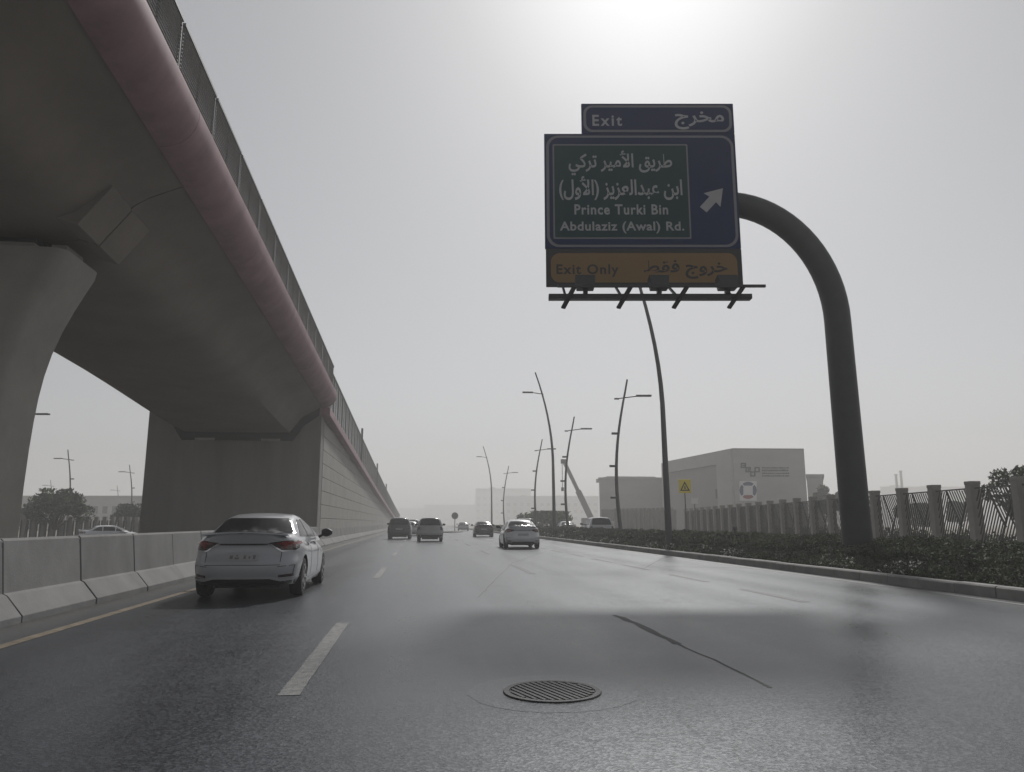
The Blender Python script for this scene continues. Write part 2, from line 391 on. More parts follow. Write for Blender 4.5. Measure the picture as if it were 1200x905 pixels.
fence_run(-18.6, 41.2, .86, sm1, post1, bridge)
fence_run(-18.6, 41.2, .86, sm1, post1, bridge, -1)

# pier
pier = empty('bridge_pier', (XC, 16.5, 0), 0, 'flared grey concrete pier standing behind the barrier under the flyover joint', 'pier')
def pier_ring(hw, z, hd=.9, r=.28):
    pts = []
    for cx, cy, a0 in ((hw - r, hd - r, 0), (-hw + r, hd - r, 90), (-hw + r, -hd + r, 180), (hw - r, -hd + r, 270)):
        for k in range(6):
            a = R_(a0 + 18 * k); pts.append((cx + r * math.cos(a), cy + r * math.sin(a), z))
    return pts
PZ = [(-.1, 1.34), (2.0, 1.34), (2.8, 1.36), (3.4, 1.39), (3.9, 1.43), (4.4, 1.50), (4.9, 1.61), (5.4, 1.77), (5.9, 1.98), (6.3, 2.17), (6.62, 2.33), (6.79, 2.36)]
MB().loft([pier_ring(h, z) for z, h in PZ]).build('shaft', M['concrete'], pier, sm=45)
MB().box((-1.7, -.75, 6.795), (1.7, .75, 6.93)).build('bearing_shelf', M['concrete'], pier, bevel=.03)
for x in (-1.15, 1.15): MB().box((x - .45, -.5, 6.932), (x + .45, .5, 7.115)).build('bearing', M['black'], pier, bevel=.015)
for s in (1, -1):
    MB().box((s * 2.02 - .16, -.42, 6.795), (s * 2.02 + .16, .38, 7.02)).build('shear_key', M['concrete'], pier, bevel=.03)

# ------------------------------------------------------------------ abutment and ramp wall
ramp = empty('ramp_retaining_wall', (XC, 41.4, 0), 0, 'tall grey concrete abutment and ramp wall carrying the flyover down', 'retaining wall')
def rl(x, y, z): return (x, y - 41.4, z)
zt = 7.20
notch = [(-4.6, -.1), (-4.6, zt - .12), (-4.25, zt - .22), (-3.44, zt - .76), (-2.84, zt - 1.62), (2.84, zt - 1.62), (3.44, zt - .76), (4.33, zt - .10), (4.33, -.1)]
MB().prism(notch, 'y', 0, 1.2).build('abutment_face', M['abut'], ramp, bevel=.03)
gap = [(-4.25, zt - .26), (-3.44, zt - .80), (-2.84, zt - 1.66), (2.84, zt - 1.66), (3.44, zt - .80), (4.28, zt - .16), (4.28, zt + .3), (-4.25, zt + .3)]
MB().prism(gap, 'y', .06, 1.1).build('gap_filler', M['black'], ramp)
for x in (-1.7, 1.7): MB().box((x - .5, .01, zt - 1.62), (x + .5, .058, zt - 1.50)).build('bearing', M['concrete'], ramp, bevel=.01)
ys = [42.61] + [43.5 + 6 * k for k in range(32)]
MB().loft([[rl(-4.55, y, -.1), rl(4.25, y, -.1), rl(4.25, y, max(.2, ze(y) - .3)), rl(-4.55, y, max(.2, ze(y) - .3))] for y in ys]).build('ramp_core', M['concrete'], ramp)
# facing panels on the road side: recessed joints, thinning out with distance
def panel_mesh(L, H): return MB().box((0, .012, .012), (.09, L - .012, H - .012)).mesh('facing_panel', M['concrete'], bevel=.012)
PH = .75; pm4 = panel_mesh(4.0, PH)
npan = 0
for c in range(11):
    y0 = 42.62 + 4.0 * c; top = ze(y0 + 4) - .40; r = 0
    while (r + 1) * PH <= top:
        inst('facing_panel', pm4, ramp, rl(4.255, y0, r * PH), (0, 0, 0)); r += 1
    rem = top - r * PH
    if rem > .08:
        a = ze(y0) - .40
        MB().loft([[rl(4.255, y0 + .012, r * PH + .012), rl(4.345, y0 + .012, r * PH + .012), rl(4.345, y0 + .012, a), rl(4.255, y0 + .012, a)],
                   [rl(4.255, y0 + 3.988, r * PH + .012), rl(4.345, y0 + 3.988, r * PH + .012), rl(4.345, y0 + 3.988, top), rl(4.255, y0 + 3.988, top)]]).build('facing_panel', M['concrete'], ramp)
b = MB()
for c in range(0, 36):
    y0 = 86.62 + 4 * c; r = 0; top = ze(y0 + 4) - .4
    while r * PH < top - .1:
        b.box(rl(4.255, y0 + .012, r * PH + .012), rl(4.34, y0 + 3.988, min(top, (r + 1) * PH - .012))); r += 1
o = b.build('far_facing_panels', M['concrete'], ramp, fix=False); o['kind'] = 'stuff'
ys2 = [41.42 + 6.1 * k for k in range(31)]
for a, c in zip(ys2, ys2[1:]):           # pink fascia along the wall head
    MB().loft([[rl(x, y, z + ze(y)) for x, z in ((4.2, -.40), (4.72, -.40), (4.75, -.36), (4.75, .04), (4.2, .04))] for y in (a + .006, c - .006)]).build('fascia', M['pink'], ramp)
def fence_run2(y0, y1):
    yy = y0
    while yy < y1:
        a, c = ze(yy), ze(yy + PL); ang = math.atan2(c - a, PL)
        inst('screen_panel', sm2, ramp, rl(4.62, yy + .05, a + .08), (ang, 0, 0)); inst('screen_post', post2, ramp, rl(4.62, yy, a + .06)); yy += PL
    for yy in (66.4, 92.0, 119.0): MB().tube([rl(4.62, yy, ze(yy) + .1), rl(4.62, yy, ze(yy) + 3.1)], .09, 8).build('tall_post', M['screen'], ramp)
fence_run2(41.6, 210)

# ------------------------------------------------------------------ concrete barrier, precast lengths
BP = [(-.60, -.03), (0, -.03), (0, .085), (-.21, .335), (-.26, .36), (-.335, 1.02), (-.36, 1.05), (-.54, 1.05), (-.56, 1.02), (-.60, .36)]
bar_me = MB().prism(BP, 'y', .018, 2.252).mesh('concrete_barrier', M['barrier'], bevel=.008)
seal_me = MB().prism([(x * .94 - .018, z * .985) for x, z in BP], 'y', 2.235, 2.287).mesh('joint_seal', M['black'])
for k in range(-4, 78):
    o = inst('concrete_barrier', bar_me, None, (-4.98 + random.uniform(-.008, .008), 10.63 + 2.27 * k, random.uniform(-.004, .004)), (0, 0, random.uniform(-.0012, .0012)))
    inst('joint_seal', seal_me, o)
    tag(o, 'grey sloped concrete barrier length in the row beside the yellow line', 'barrier', 'barrier lengths along the road')

# ================================================================== ROAD SIGN
SG = 1.0714; P0 = foot(600, 18.2 * SG) + Rv * (8.15 * SG)      # set back behind the front of the hedge
gan = empty('overhead_road_sign', (P0.x, P0.y, -.089), -YAW, 'blue, green and yellow overhead exit sign hung from a curved dark steel mast', 'road sign')
gan.scale = (SG, SG, SG)
pts = []; rd = []
for z in np.linspace(-.1, 6.2, 14): pts.append((0 + .06 * (1 - z / 6.2), 0, z)); rd.append(.345 - .005 * z)
RC = 3.14
for a in np.linspace(0, 90, 19)[1:]:
    a = R_(a); pts.append((-RC * .86 * (1 - math.cos(a)), 0, 6.2 + RC * math.sin(a))); rd.append(.314)
for x in (-3.6, -4.6, -5.6, -6.6): pts.append((x, 0, 9.34)); rd.append(.314)
MB().tube(pts, rd, 28).build('mast', M['dsteel'], gan, sm=50)
MB().prism([(-.37, -.42), (.47, -.42), (.47, .42), (-.37, .42)], 'z', .20, .25).build('base_plate', M['dsteel'], gan, bevel=.01)
U0 = 8.15
def U(u): return u - U0
YP = -.50                                  # front of the boards
def rrect(x0, x1, z0, z1, r, n=6):
    p = []
    for cx, cz, a0 in ((x1 - r, z1 - r, 0), (x0 + r, z1 - r, 90), (x0 + r, z0 + r, 180), (x1 - r, z0 + r, 270)):
        for k in range(n + 1):
            a = R_(a0 + 90 * k / n); p.append((cx + r * math.cos(a), cz + r * math.sin(a)))
    return p
def plate(name, poly, y0, y1, m, parent): return MB().prism(poly, 'y', y0, y1).build(name, m, parent)
def board(name, x0, x1, z0, z1, back, rim, face, r):
    o = plate(name, rrect(x0, x1, z0, z1, .01, 1), YP, YP + .06, back, gan)
    plate('border', rrect(x0 + .05, x1 - .05, z0 + .04, z1 - .05, r + .04), YP - .004, YP, rim, o)
    plate('face', rrect(x0 + .12, x1 - .12, z0 + .10, z1 - .11, r), YP - .008, YP - .004, face, o)
    return o
bt = board('exit_tab', U(1.78), U(5.68), 11.03, 11.86, M['sign_blue'], M['sign_grey'], M['sign_blue'], .18)
bm_ = board('main_board', U(.82), U(5.68), 7.94, 11.02, M['sign_blue'], M['sign_grey'], M['sign_blue'], .26)
by = board('exit_only_board', U(.84), U(5.68), 6.96, 7.93, M['sign_black'], M['sign_black'], M['sign_yellow'], .22)
plate('green_border', rrect(U(1.03), U(4.46), 8.19, 10.73, .02, 1), YP - .012, YP - .008, M['sign_grey'], bm_)
plate('green_field', rrect(U(1.07), U(4.42), 8.23, 10.69, .02, 1), YP - .016, YP - .012, M['sign_green'], bm_)
for z in (7.3, 8.6, 10.3, 11.4):
    MB().box((U(1.9 if z > 11 else .95), YP + .06, z - .05), (U(5.6), YP + .13, z + .05)).build('stiffener', M['alu'], gan)
for u in (2.2, 4.6):
    MB().box((U(u) - .07, YP + .131, 7.1), (U(u) + .07, -.30, 11.7)).build('back_rail', M['alu'], gan)

AR = {'ا': (0xFE8D, 2), 'أ': (0xFE83, 2), 'ب': (0xFE8F, 4), 'ت': (0xFE95, 4), 'ج': (0xFE9D, 4), 'خ': (0xFEA5, 4), 'د': (0xFEA9, 2), 'ر': (0xFEAD, 2), 'ز': (0xFEAF, 2),
      'ط': (0xFEC1, 4), 'ع': (0xFEC9, 4), 'ف': (0xFED1, 4), 'ق': (0xFED5, 4), 'ك': (0xFED9, 4), 'ل': (0xFEDD, 4), 'م': (0xFEE1, 4), 'ن': (0xFEE5, 4), 'و': (0xFEED, 2), 'ي': (0xFEF1, 4),
      '\u0001': (0xFEFB, 2), '\u0002': (0xFEF7, 2)}
def shape_ar(t):
    t = t.replace('لا', '\u0001').replace('لأ', '\u0002'); out = []
    for i, c in enumerate(t):
        if c not in AR: out.append({'(': ')', ')': '('}.get(c, c)); continue
        bcode, n = AR[c]
        prev = i > 0 and t[i - 1] in AR and AR[t[i - 1]][1] == 4
        nxt = n == 4 and i + 1 < len(t) and t[i + 1] in AR
        out.append(chr(bcode + (0 if not prev and not nxt else 1 if prev and not nxt else 2 if not prev else 3)))
    return ''.join(reversed(out))
def text(name, body, x0, x1, z0, z1, y, m, parent, bold=.0, ar=False, spacing=1.0):
    c = bpy.data.curves.new('lettering', 'FONT'); c.body = shape_ar(body) if ar else body
    c.size = 1.0; c.extrude = .004; c.offset = bold; c.space_character = spacing; c.resolution_u = 4
    t = bpy.data.objects.new('tmp', c); COL.objects.link(t)
    dg = bpy.context.evaluated_depsgraph_get(); me = bpy.data.meshes.new_from_object(t.evaluated_get(dg))
    bpy.data.objects.remove(t); bpy.data.curves.remove(c)
    me.materials.clear(); me.materials.append(m)
    co = np.array([v.co for v in me.vertices]); lo, hi = co.min(0), co.max(0)
    for v in me.vertices:
        fx = (v.co.x - lo[0]) / (hi[0] - lo[0]); fz = (v.co.y - lo[1]) / (hi[1] - lo[1])
        v.co = (x0 + fx * (x1 - x0), y - (.003 if v.co.z > 0 else 0), z0 + fz * (z1 - z0))
    me.name = name
    return inst(name, me, parent)
yw = YP - .017
def px_text(name, body, a, c, m, parent, y, **k):   # box given by two photo corners on the board plane
    p, q = at_D(a[0], a[1], 17.7), at_D(c[0], c[1], 17.7)
    return text(name, body, U(p.dot(Rv)), U(q.dot(Rv)), q.z, p.z, y, m, parent, **k)
px_text('arabic_line', 'طريق الأمير تركي', (666, 177), (788, 206), M['sign_white'], bm_, yw, bold=.018, ar=True)
px_text('arabic_line', 'ابن عبدالعزيز (الأول)', (655, 207), (800, 235), M['sign_white'], bm_, yw, bold=.018, ar=True)
px_text('latin_line', 'Prince Turki Bin', (673, 240), (783, 252), M['sign_white'], bm_, yw, bold=.022, spacing=1.12)
px_text('latin_line', 'Abdulaziz (Awal) Rd.', (656, 260), (802, 274), M['sign_white'], bm_, yw, bold=.022, spacing=1.08)
px_text('exit_word', 'Exit', (694, 135), (729, 148), M['sign_white'], bt, YP - .009, bold=.022, spacing=1.3)
px_text('arabic_exit_word', 'مخرج', (790, 131), (849, 152), M['sign_white'], bt, YP - .009, bold=.018, ar=True, spacing=1.0)
px_text('exit_only_words', 'Exit Only', (652, 310), (725, 325), M['sign_black'], by, YP - .009, bold=.022, spacing=1.15)
px_text('arabic_exit_only_words', 'خروج فقط', (754, 305), (853, 327), M['sign_black'], by, YP - .009, bold=.022, ar=True)
A = at_D(847, 221, 17.7); B = at_D(824, 246, 17.7)
ax, az, bx_, bz = U(A.dot(Rv)), A.z, U(B.dot(Rv)), B.z
d = Vector((ax - bx_, az - bz)).normalized(); n_ = Vector((-d.y, d.x)); tip = Vector((ax, az)); L = (tip - Vector((bx_, bz))).length
def ap(t, s): q = tip - d * (L * t) + n_ * s; return (q.x, q.y)
plate('arrow', [ap(0, 0), ap(.55, .27), ap(.52, .11), ap(1, .11), ap(1, -.11), ap(.52, -.11), ap(.55, -.27)], YP - .012, YP - .0085, M['sign_white'], bm_)
# walkway rail with floodlights under the boards
YR = -1.25
rail = MB(); rail.box((U(.86), YR - .06, 6.41), (U(5.62), YR + .16, 6.53)); rail.build('light_rail', M['dsteel'], gan, bevel=.015)
MB().box((U(1.05), YR - .34, 6.60), (U(5.85), YR - .28, 6.66)).build('front_rail', M['dsteel'], gan)
for u in (1.25, 2.55, 3.85, 5.15):
    o = MB().bar((U(u), YP + .02, 6.95), (U(u), YR, 6.5), .05).build('hanger', M['dsteel'], gan)
    MB().bar((U(u) + .2, YR - .32, 6.63), (U(u) - .05, YR + .1, 6.22), .10, .05).build('bracket', M['dsteel'], gan)
for u in (1.72, 3.45, 5.05):
    fl = MB().loft([[(U(u) + sx * w, y_, z_) for sx, w, y_, z_ in ((-1, .20, YR - .22, 6.63), (1, .20, YR - .22, 6.63), (1, .20, YR + .10, 6.63), (-1, .20, YR + .10, 6.63))],
                    [(U(u) + sx * w, y_, z_) for sx, w, y_, z_ in ((-1, .24, YR - .10, 6.98), (1, .24, YR - .10, 6.98), (1, .24, YR + .16, 6.92), (-1, .24, YR + .16, 6.92))]]).build('floodlight', M['dsteel'], gan, bevel=.02)
    MB().box((U(u) - .05, YR - .1, 6.531), (U(u) + .05, YR + .05, 6.629)).build('yoke', M['dsteel'], fl)

# ================================================================== LAMP POSTS
def lamp_curved(D, px, label):            # tall mast that leans over the road near its top
    p = foot(px, D, .1); o = empty('street_lamp', p, -YAW * .5, label, 'lamp post', 'curved lamp posts on the verge')
    P = []; Rd = []
    for t in np.linspace(0, 1, 16):
        z = 13.2 * t; x = .05 - .15 * t - 1.3 * max(0, (t - .45) / .55) ** 1.9; P.append((x, 0, z)); Rd.append(.15 - .095 * t)
    MB().tube(P, Rd, 12).build('mast', M['lamp'], o, sm=60)
    xa = P[13][0]; za = P[13][2]
    MB().tube([(xa + .1, 0, za - .02), (xa - .8, 0, za + .10)], .045, 8).build('arm', M['lamp'], o)
    MB().box((xa - 1.6, -.16, za + .06), (xa - .75, .16, za + .16)).build('lamp_head', M['lamp'], o, bevel=.03)
    MB().tube([(.05, 0, -.05), (.05, 0, .5)], [.20, .18], 12).build('base_collar', M['lamp'], o, sm=60)
    return o
lamp_curved(32, 782, 'tall curved lamp post rising behind the overhead sign')
lamp_curved(60, 649, 'tall curved lamp post in the verge ahead of the white sedan')
lamp_curved(120, 576, 'faint tall curved lamp post far along the verge in haze')
def lamp_cross(D, px, label, s=1, top=10.0, group='crossarm lamp posts', z0=.05, small=False):
    p = foot(px, D, z0); o = empty('street_lamp', p, -YAW, label, 'lamp post', group)
    P = []; Rd = []
    for t in np.linspace(0, 1, 14):
        x = s * (.0 - .42 * math.sin(math.pi * min(1, t * 1.02)) * .9 + .55 * t * t); P.append((x, 0, top * t)); Rd.append(.13 - .075 * t)
    MB().tube(P, Rd, 10).build('mast', M['lamp'], o, sm=60)
    x, z = s * .27, top * .89
    MB().tube([(x - s * .35, 0, z - .1), (x + s * .9, 0, z + .06)], .04, 8).build('arm', M['lamp'], o)
    MB().box((min(x + s * .8, x + s * 1.75), -.15, z + .02), (max(x + s * .8, x + s * 1.75), .15, z + .13)).build('lamp_head', M['lamp'], o, bevel=.03)
    MB().box((min(x - s * .25, x - s * .55), -.10, z - .16), (max(x - s * .25, x - s * .55), .10, z - .07)).build('lamp_head', M['lamp'], o, bevel=.02)
    if not small:
        for f in (.27, .46, .66):
            xx = s * (-.42 * math.sin(math.pi * min(1, f * 1.02)) * .9 + .55 * f * f)
            MB().box((min(xx - s * .05, xx - s * .42), -.08, top * f - .05), (max(xx - s * .05, xx - s * .42), .08, top * f + .09)).build('spot_bracket', M['lamp'], o, bevel=.02)
    MB().tube([(0, 0, -.06), (0, 0, .45)], [.18, .16], 10).build('base_collar', M['lamp'], o, sm=60)
    return o
lamp_cross(46, 729, 'bent lamp post with crossarm beside the white building wing')
lamp_cross(62.6, 667, 'bent lamp post with crossarm in front of the slanted crane boom')
lamp_cross(80, 630, 'bent lamp post with crossarm just behind the white sedan')
lamp_cross(118, 592, 'faint bent lamp post with crossarm farthest down the road')
lamp_cross(51, 8, 'lamp post mostly hidden by the flared pier', 1, z0=-.38)
lamp_cross(87, 76, 'leaning crossarm lamp post behind the round bushy tree', -1, z0=-.38)
lamp_cross(110, 150, 'leaning crossarm lamp post close to the abutment', -1, z0=-.38)
lamp_cross(150, 57, 'small far lamp post above the round bushy tree', -1, 10, z0=-.38, small=True)
lamp_cross(172, 136, 'small far lamp post beside the long low building', -1, 10, z0=-.38, small=True)

# ================================================================== RIGHT FENCE
fd = Vector((.1557, .9878, 0)); fn = Vector((fd.y, -fd.x, 0))
f0 = Vector((17.3, 20.0, 0)) - fd * 2.38 * 2
fence = empty('boundary_fence', f0, math.atan2(fd.y, fd.x), 'chevron slatted steel fence between square concrete pillars behind the hedge', 'fence')
pil = MB().box((-.16, -.16, -.05), (.16, .16, 2.46)); pil.box((-.172, -.172, 2.46), (.172, .172, 2.57)); pil_me = pil.mesh('fence_pillar', M['fencec'], bevel=.012)
NP = 24; SP = 2.38; PW = SP - .32; PHH = 1.92; PB = .40
def zone(u, v):
    l1 = lambda: v > PHH - (u - .30 * PW) * (PHH * .62) / (.36 * PW)
    l2 = lambda: v > (u - .42 * PW) * PHH / (.55 * PW)
    if u < .30 * PW: return 0
    if l1() and l2(): return 1
    if not l2(): return 2
    return 0
def slat_segments():
    out = []
    for kind, sl in ((0, 1.75), (1, -1.75), (2, 1.75)):
        c = -6.0
        while c < 6.0:
            cur = None
            for k in range(121):
                u = PW * k / 120; v = c + sl * u
                ok = 0 <= v <= PHH and zone(u, v) == kind
                if ok:
                    cur = [(u, v), (u, v)] if cur is None else [cur[0], (u, v)]
                if (not ok or k == 120) and cur:
                    if math.hypot(cur[1][0] - cur[0][0], cur[1][1] - cur[0][1]) > .12: out.append(cur)
                    cur = None
            c += .26
    return out
SEG = slat_segments()
def slat_bar(b, a, c):
    a, c = (PW - a[0], a[1]), (PW - c[0], c[1])
    b.bar((.16 + a[0], 0, PB + a[1]), (.16 + c[0], 0, PB + c[1]), .022, .032, up=(0, 1, 0))
slat_meshes = []
for a, c in SEG:
    b = MB(); slat_bar(b, a, c); slat_meshes.append(b.mesh('slat', M['fences'], fix=False))
b = MB()
for a, c in SEG: slat_bar(b, a, c)
slats_all = b.mesh('slats', M['fences'], fix=False)
fb = MB()
for z in (PB - .03, PB + PHH): fb.box((.16, -.03, z), (.16 + PW, .03, z + .045))
fb.bar((.16 + .70 * PW, 0, PB + PHH), (.16 + .34 * PW, 0, PB + PHH * .38), .04, .05, up=(0, 1, 0)); fb.bar((.16 + .58 * PW, 0, PB), (.16 + .03 * PW, 0, PB + PHH), .04, .05, up=(0, 1, 0))
frame_me = fb.mesh('fence_panel', M['fences'], fix=False)
pl_me = MB().box((.165, -.12, -.05), (.155 + PW, .12, .33)).mesh('plinth', M['fencec'], bevel=.01)
for k in range(NP):
    inst('fence_pillar', pil_me, fence, (k * SP, 0, 0))
    if k < NP - 1:
        p = inst('fence_panel', frame_me, fence, (k * SP, 0, 0)); inst('plinth', pl_me, fence, (k * SP, 0, 0))
        if 1 <= k <= 4:
            for me in slat_meshes: inst('slat', me, p)
        else:
            q = inst('slats', slats_all, p); q['kind'] = 'stuff'
sheet('pavement', [tuple((f0 + fd * -2 + fn * -1.6)[:2]), tuple((f0 + fd * -2 + fn * 1)[:2]), tuple((f0 + fd * 70 + fn * 1)[:2]), tuple((f0 + fd * 70 + fn * -1.6)[:2])], .012, M['kerb'], kind='structure')

# ================================================================== HEDGE (one mass of leaves)
def leaf_cloud(P, size, mats, mi, seed=0):
    r = np.random.default_rng(seed); n = len(P)
    a = r.normal(size=(n, 3)); a /= np.linalg.norm(a, axis=1)[:, None]
    t = r.normal(size=(n, 3)); bvec = np.cross(a, t); bvec /= np.linalg.norm(bvec, axis=1)[:, None]
    sz = (size * r.uniform(.6, 1.4, n))[:, None] if np.isscalar(size) else size[:, None]
    V = np.stack([P - a * sz, P + bvec * sz * .42, P + a * sz, P - bvec * sz * .42], 1).reshape(-1, 3)
    Fc = np.arange(4 * n).reshape(-1, 4)
    return V, Fc, np.full(n, mi) if np.isscalar(mi) else mi
def np_mesh(name, V, Fc, mi, mats):
    me = bpy.data.meshes.new(name); me.vertices.add(len(V)); me.vertices.foreach_set('co', V.astype(np.float32).ravel())
    me.loops.add(Fc.size); me.loops.foreach_set('vertex_index', Fc.astype(np.int32).ravel())
    me.polygons.add(len(Fc)); me.polygons.foreach_set('loop_start', np.arange(0, Fc.size, 4, dtype=np.int32))
    for m in mats: me.materials.append(m)
    me.polygons.foreach_set('material_index', mi.astype(np.int32)); me.update(); me.validate(); return me
def hz_top(x, y):                         # hedge height over the verge
    u = (x - 10.05) / 2.6
    prof = np.where(u < .18, .10 + u * 1.4, np.where(u < .9, .50 + .22 * np.minimum(1, (u - .18) / .35), .45))
    bumpy = .13 * np.sin(y * 1.9 + 2 * np.sin(x * 2.3 + y * .37)) + .09 * np.sin(y * 4.3 + x * 5.1) + .06 * np.sin(y * 9.7 + x * 7)
    return .13 + prof * (1 + .55 * bumpy)
parts = []
for (ya, yb, dens, sz, sd_) in ((7, 26, 2300, .032, 1), (26, 50, 800, .055, 2), (50, 120, 230, .11, 3)):
    n = int((yb - ya) * 2.6 * dens); X = RNG.uniform(10.06, 12.65, n); Y = RNG.uniform(ya, yb, n)
    T = hz_top(X, Y); q = 1 - np.abs(RNG.normal(0, .22, n)); Z = .13 + (T - .13) * np.clip(q, .0, 1.08)
    mi = np.where(RNG.random(n) < np.where(q > .82, .75, .12), 1, 0)  # dusty leaves crowd the top, also painting in the sun it catches
    # small pale flowers and litter near the kerb side
    cl = (np.sin(Y * 2.1 + 1.3) + np.sin(Y * .83) > .55) & (X < 10.5) & (Z > .2) & (Z < .48) & (RNG.random(n) < .07)
    mi = np.where(cl, 2, mi)
    szz = sz * RNG.uniform(.6, 1.4, n) * np.where(cl, 1.5, 1.0)
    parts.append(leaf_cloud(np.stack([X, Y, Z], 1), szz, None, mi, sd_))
off = 0; VV = []; FF = []; MI = []
for V, Fc, mi in parts: VV.append(V); FF.append(Fc + off); MI.append(mi); off += len(V)
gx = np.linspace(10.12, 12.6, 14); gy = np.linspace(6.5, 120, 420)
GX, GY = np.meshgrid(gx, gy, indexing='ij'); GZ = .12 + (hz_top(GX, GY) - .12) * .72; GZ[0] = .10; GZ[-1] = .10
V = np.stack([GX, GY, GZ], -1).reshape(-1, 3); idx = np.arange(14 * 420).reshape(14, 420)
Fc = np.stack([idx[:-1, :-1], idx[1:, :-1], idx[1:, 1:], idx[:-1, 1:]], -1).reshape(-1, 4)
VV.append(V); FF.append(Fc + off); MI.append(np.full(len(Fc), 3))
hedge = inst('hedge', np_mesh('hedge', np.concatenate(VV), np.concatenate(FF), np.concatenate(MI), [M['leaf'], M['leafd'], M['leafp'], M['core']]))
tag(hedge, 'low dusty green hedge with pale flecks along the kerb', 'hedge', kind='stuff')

n = 26000; tt = RNG.uniform(-3, 56, n); ww = RNG.uniform(.45, 2.6, n)
zz = np.clip(1 - np.abs(RNG.normal(0, .3, n)), 0, 1.05) * (.62 + .28 * np.sin(tt * 1.3) + .16 * np.sin(tt * 3.7 + ww))
PPf = np.array(f0)[None] + np.array(fd)[None] * tt[:, None] + np.array(fn)[None] * ww[:, None]; PPf[:, 2] = zz
V, Fc, mi = leaf_cloud(PPf, .085, None, (RNG.random(n) < .4).astype(int), 21)
tag(inst('ground_cover', np_mesh('ground_cover', V, Fc, mi, [M['leaf'], M['leafd']])), 'low green planting growing just behind the chevron fence', 'plants', kind='stuff')

# ================================================================== TREES
def tree(name, loc, h, w, label, seed, trunk=.35, n=5200, leaf=.12, group=None):
    r = np.random.default_rng(seed); o = empty(name, loc, 0, label, 'tree', group)
    b = MB(); b.tube([(0, 0, -.1), (.04, .02, h * trunk * .5), (0.02, .05, h * trunk), (.1, 0, h * .7)], [.05 * h * .6, .035 * h * .6, .028 * h * .6, .01 * h], 8)
    cl = []
    for k in range(16):
        a = r.uniform(0, 6.28); e = r.uniform(-.25, 1); rr = w / 2 * r.uniform(.35, .95) * math.sqrt(max(.15, 1 - .7 * e * e))
        c = np.array([rr * math.cos(a), rr * math.sin(a), h * trunk + (h * (1 - trunk)) * (.25 + .62 * (e + .25) / 1.25)]); cl.append((c, w * r.uniform(.12, .22)))
        b.tube([(0.02, .03, h * trunk * .9), tuple(c * np.array([.5, .5, .8])), tuple(c)], [.02 * h * .6, .012 * h * .6, .004 * h], 5)
    b.build('trunk', M['bark'], o, sm=60)
    P = []
    for c, rad in cl:
        m = n // len(cl); d = r.normal(size=(m, 3)); d /= np.linalg.norm(d, axis=1)[:, None]
        P.append(c + d * (rad * r.uniform(.35, 1.15, m) ** .6)[:, None] * np.array([1, 1, .85]))
    P = np.concatenate(P); P[:, 2] = np.clip(P[:, 2], .3, h)
    V, Fc, mi = leaf_cloud(P, leaf, None, (r.random(len(P)) < .5).astype(int), seed)
    inst('crown', np_mesh('crown', V, Fc, mi, [M['leaf'], M['leafd']]), o)
    return o
tree('bushy_tree', foot(64, 70, -.4), 4.7, 5.4, 'round bushy tree in front of the low building beyond the barrier', 3, trunk=.22, leaf=.17)
tree('bushy_tree', foot(158, 85, -.4), 3.7, 4.6, 'bushy tree peeking out beside the abutment', 4, trunk=.2, leaf=.18)
tree('bushy_tree', foot(28, 90, -.4), 3.2, 3.6, 'small bushy tree partly hidden by the pier', 5, trunk=.2, leaf=.18)
tree('small_tree', foot(1194, 27), 3.3, 2.0, 'loose leafed small tree just behind the chevron fence', 6, trunk=.3, n=2600, leaf=.08)
tree('small_tree', foot(972, 88), 5.6, 3.2, 'dark small tree beside the annex of the logo building', 8, trunk=.3, leaf=.16)
tree('small_tree', foot(1072, 75), 3.1, 3.6, 'low bushy tree beyond the fence between its pillars', 9, trunk=.2, leaf=.16)
tree('small_tree', foot(1126, 80), 3.6, 2.6, 'low dark tree beyond the fence near the masts', 10, trunk=.25, leaf=.16)
tree('bushy_tree', foot(640, 96), 2.6, 7.0, 'low hazy shrub beyond the verge behind the white sedan', 12, trunk=.1, leaf=.2)

# ================================================================== BUILDINGS
def wp(p, z): return (p.x, p.y, z)
# building with the painted emblem
cor = foot(863, 95); lef = foot(780, 117); rig = foot(948, 95.5); topz = at_D(863, 527, 95).z
logo_b = empty('logo_building', cor, 0, 'pale building with square logo and round emblem behind the fence', 'building')
def lw(p, z): return (p.x - cor.x, p.y - cor.y, z)
back = (lef - Vector((0, 0, 0))).normalized() * 26
q = [lef, cor, rig, rig + back, lef + back]
MB().loft([[lw(p, -.1) for p in q], [lw(p, topz) for p in q]]).build('wall', M['wall'], logo_b)
# coping
MB().loft([[lw(p, topz) for p in q], [lw(p, topz + .18) for p in q]]).build('coping', M['wall2'], logo_b)
# recess frame on the left facade: raised frame strips, sunk dark field
e1 = (cor - lef).normalized(); nf = Vector((-e1.y, e1.x, 0)); nf = -nf if nf.dot(Fh) > 0 else nf; Lf = (cor - lef).length
def fac(t, z, o): p = lef + e1 * (t * Lf) + nf * o; return lw(p, z)
def slab(t0, t1, z0, z1, o0, o1): return MB().loft([[fac(t0, z0, o0), fac(t1, z0, o0), fac(t1, z1, o0), fac(t0, z1, o0)], [fac(t0, z0, o1), fac(t1, z0, o1), fac(t1, z1, o1), fac(t0, z1, o1)]])
slab(.0, .08, -.1, topz - .01, .01, .35).build('pilaster', M['wall'], logo_b); slab(.82, .995, -.1, topz - .01, .01, .35).build('pilaster', M['wall'], logo_b)
slab(.081, .819, topz - 1.6, topz - .01, .01, .35).build('lintel', M['wall'], logo_b); slab(.081, .819, -.1, topz - 1.61, .01, .06).build('recess_panel', M['wall2'], logo_b)
slab(.79, .815, 4.4, 5.6, .061, .3).build('wall_lamp', M['logo'], logo_b)
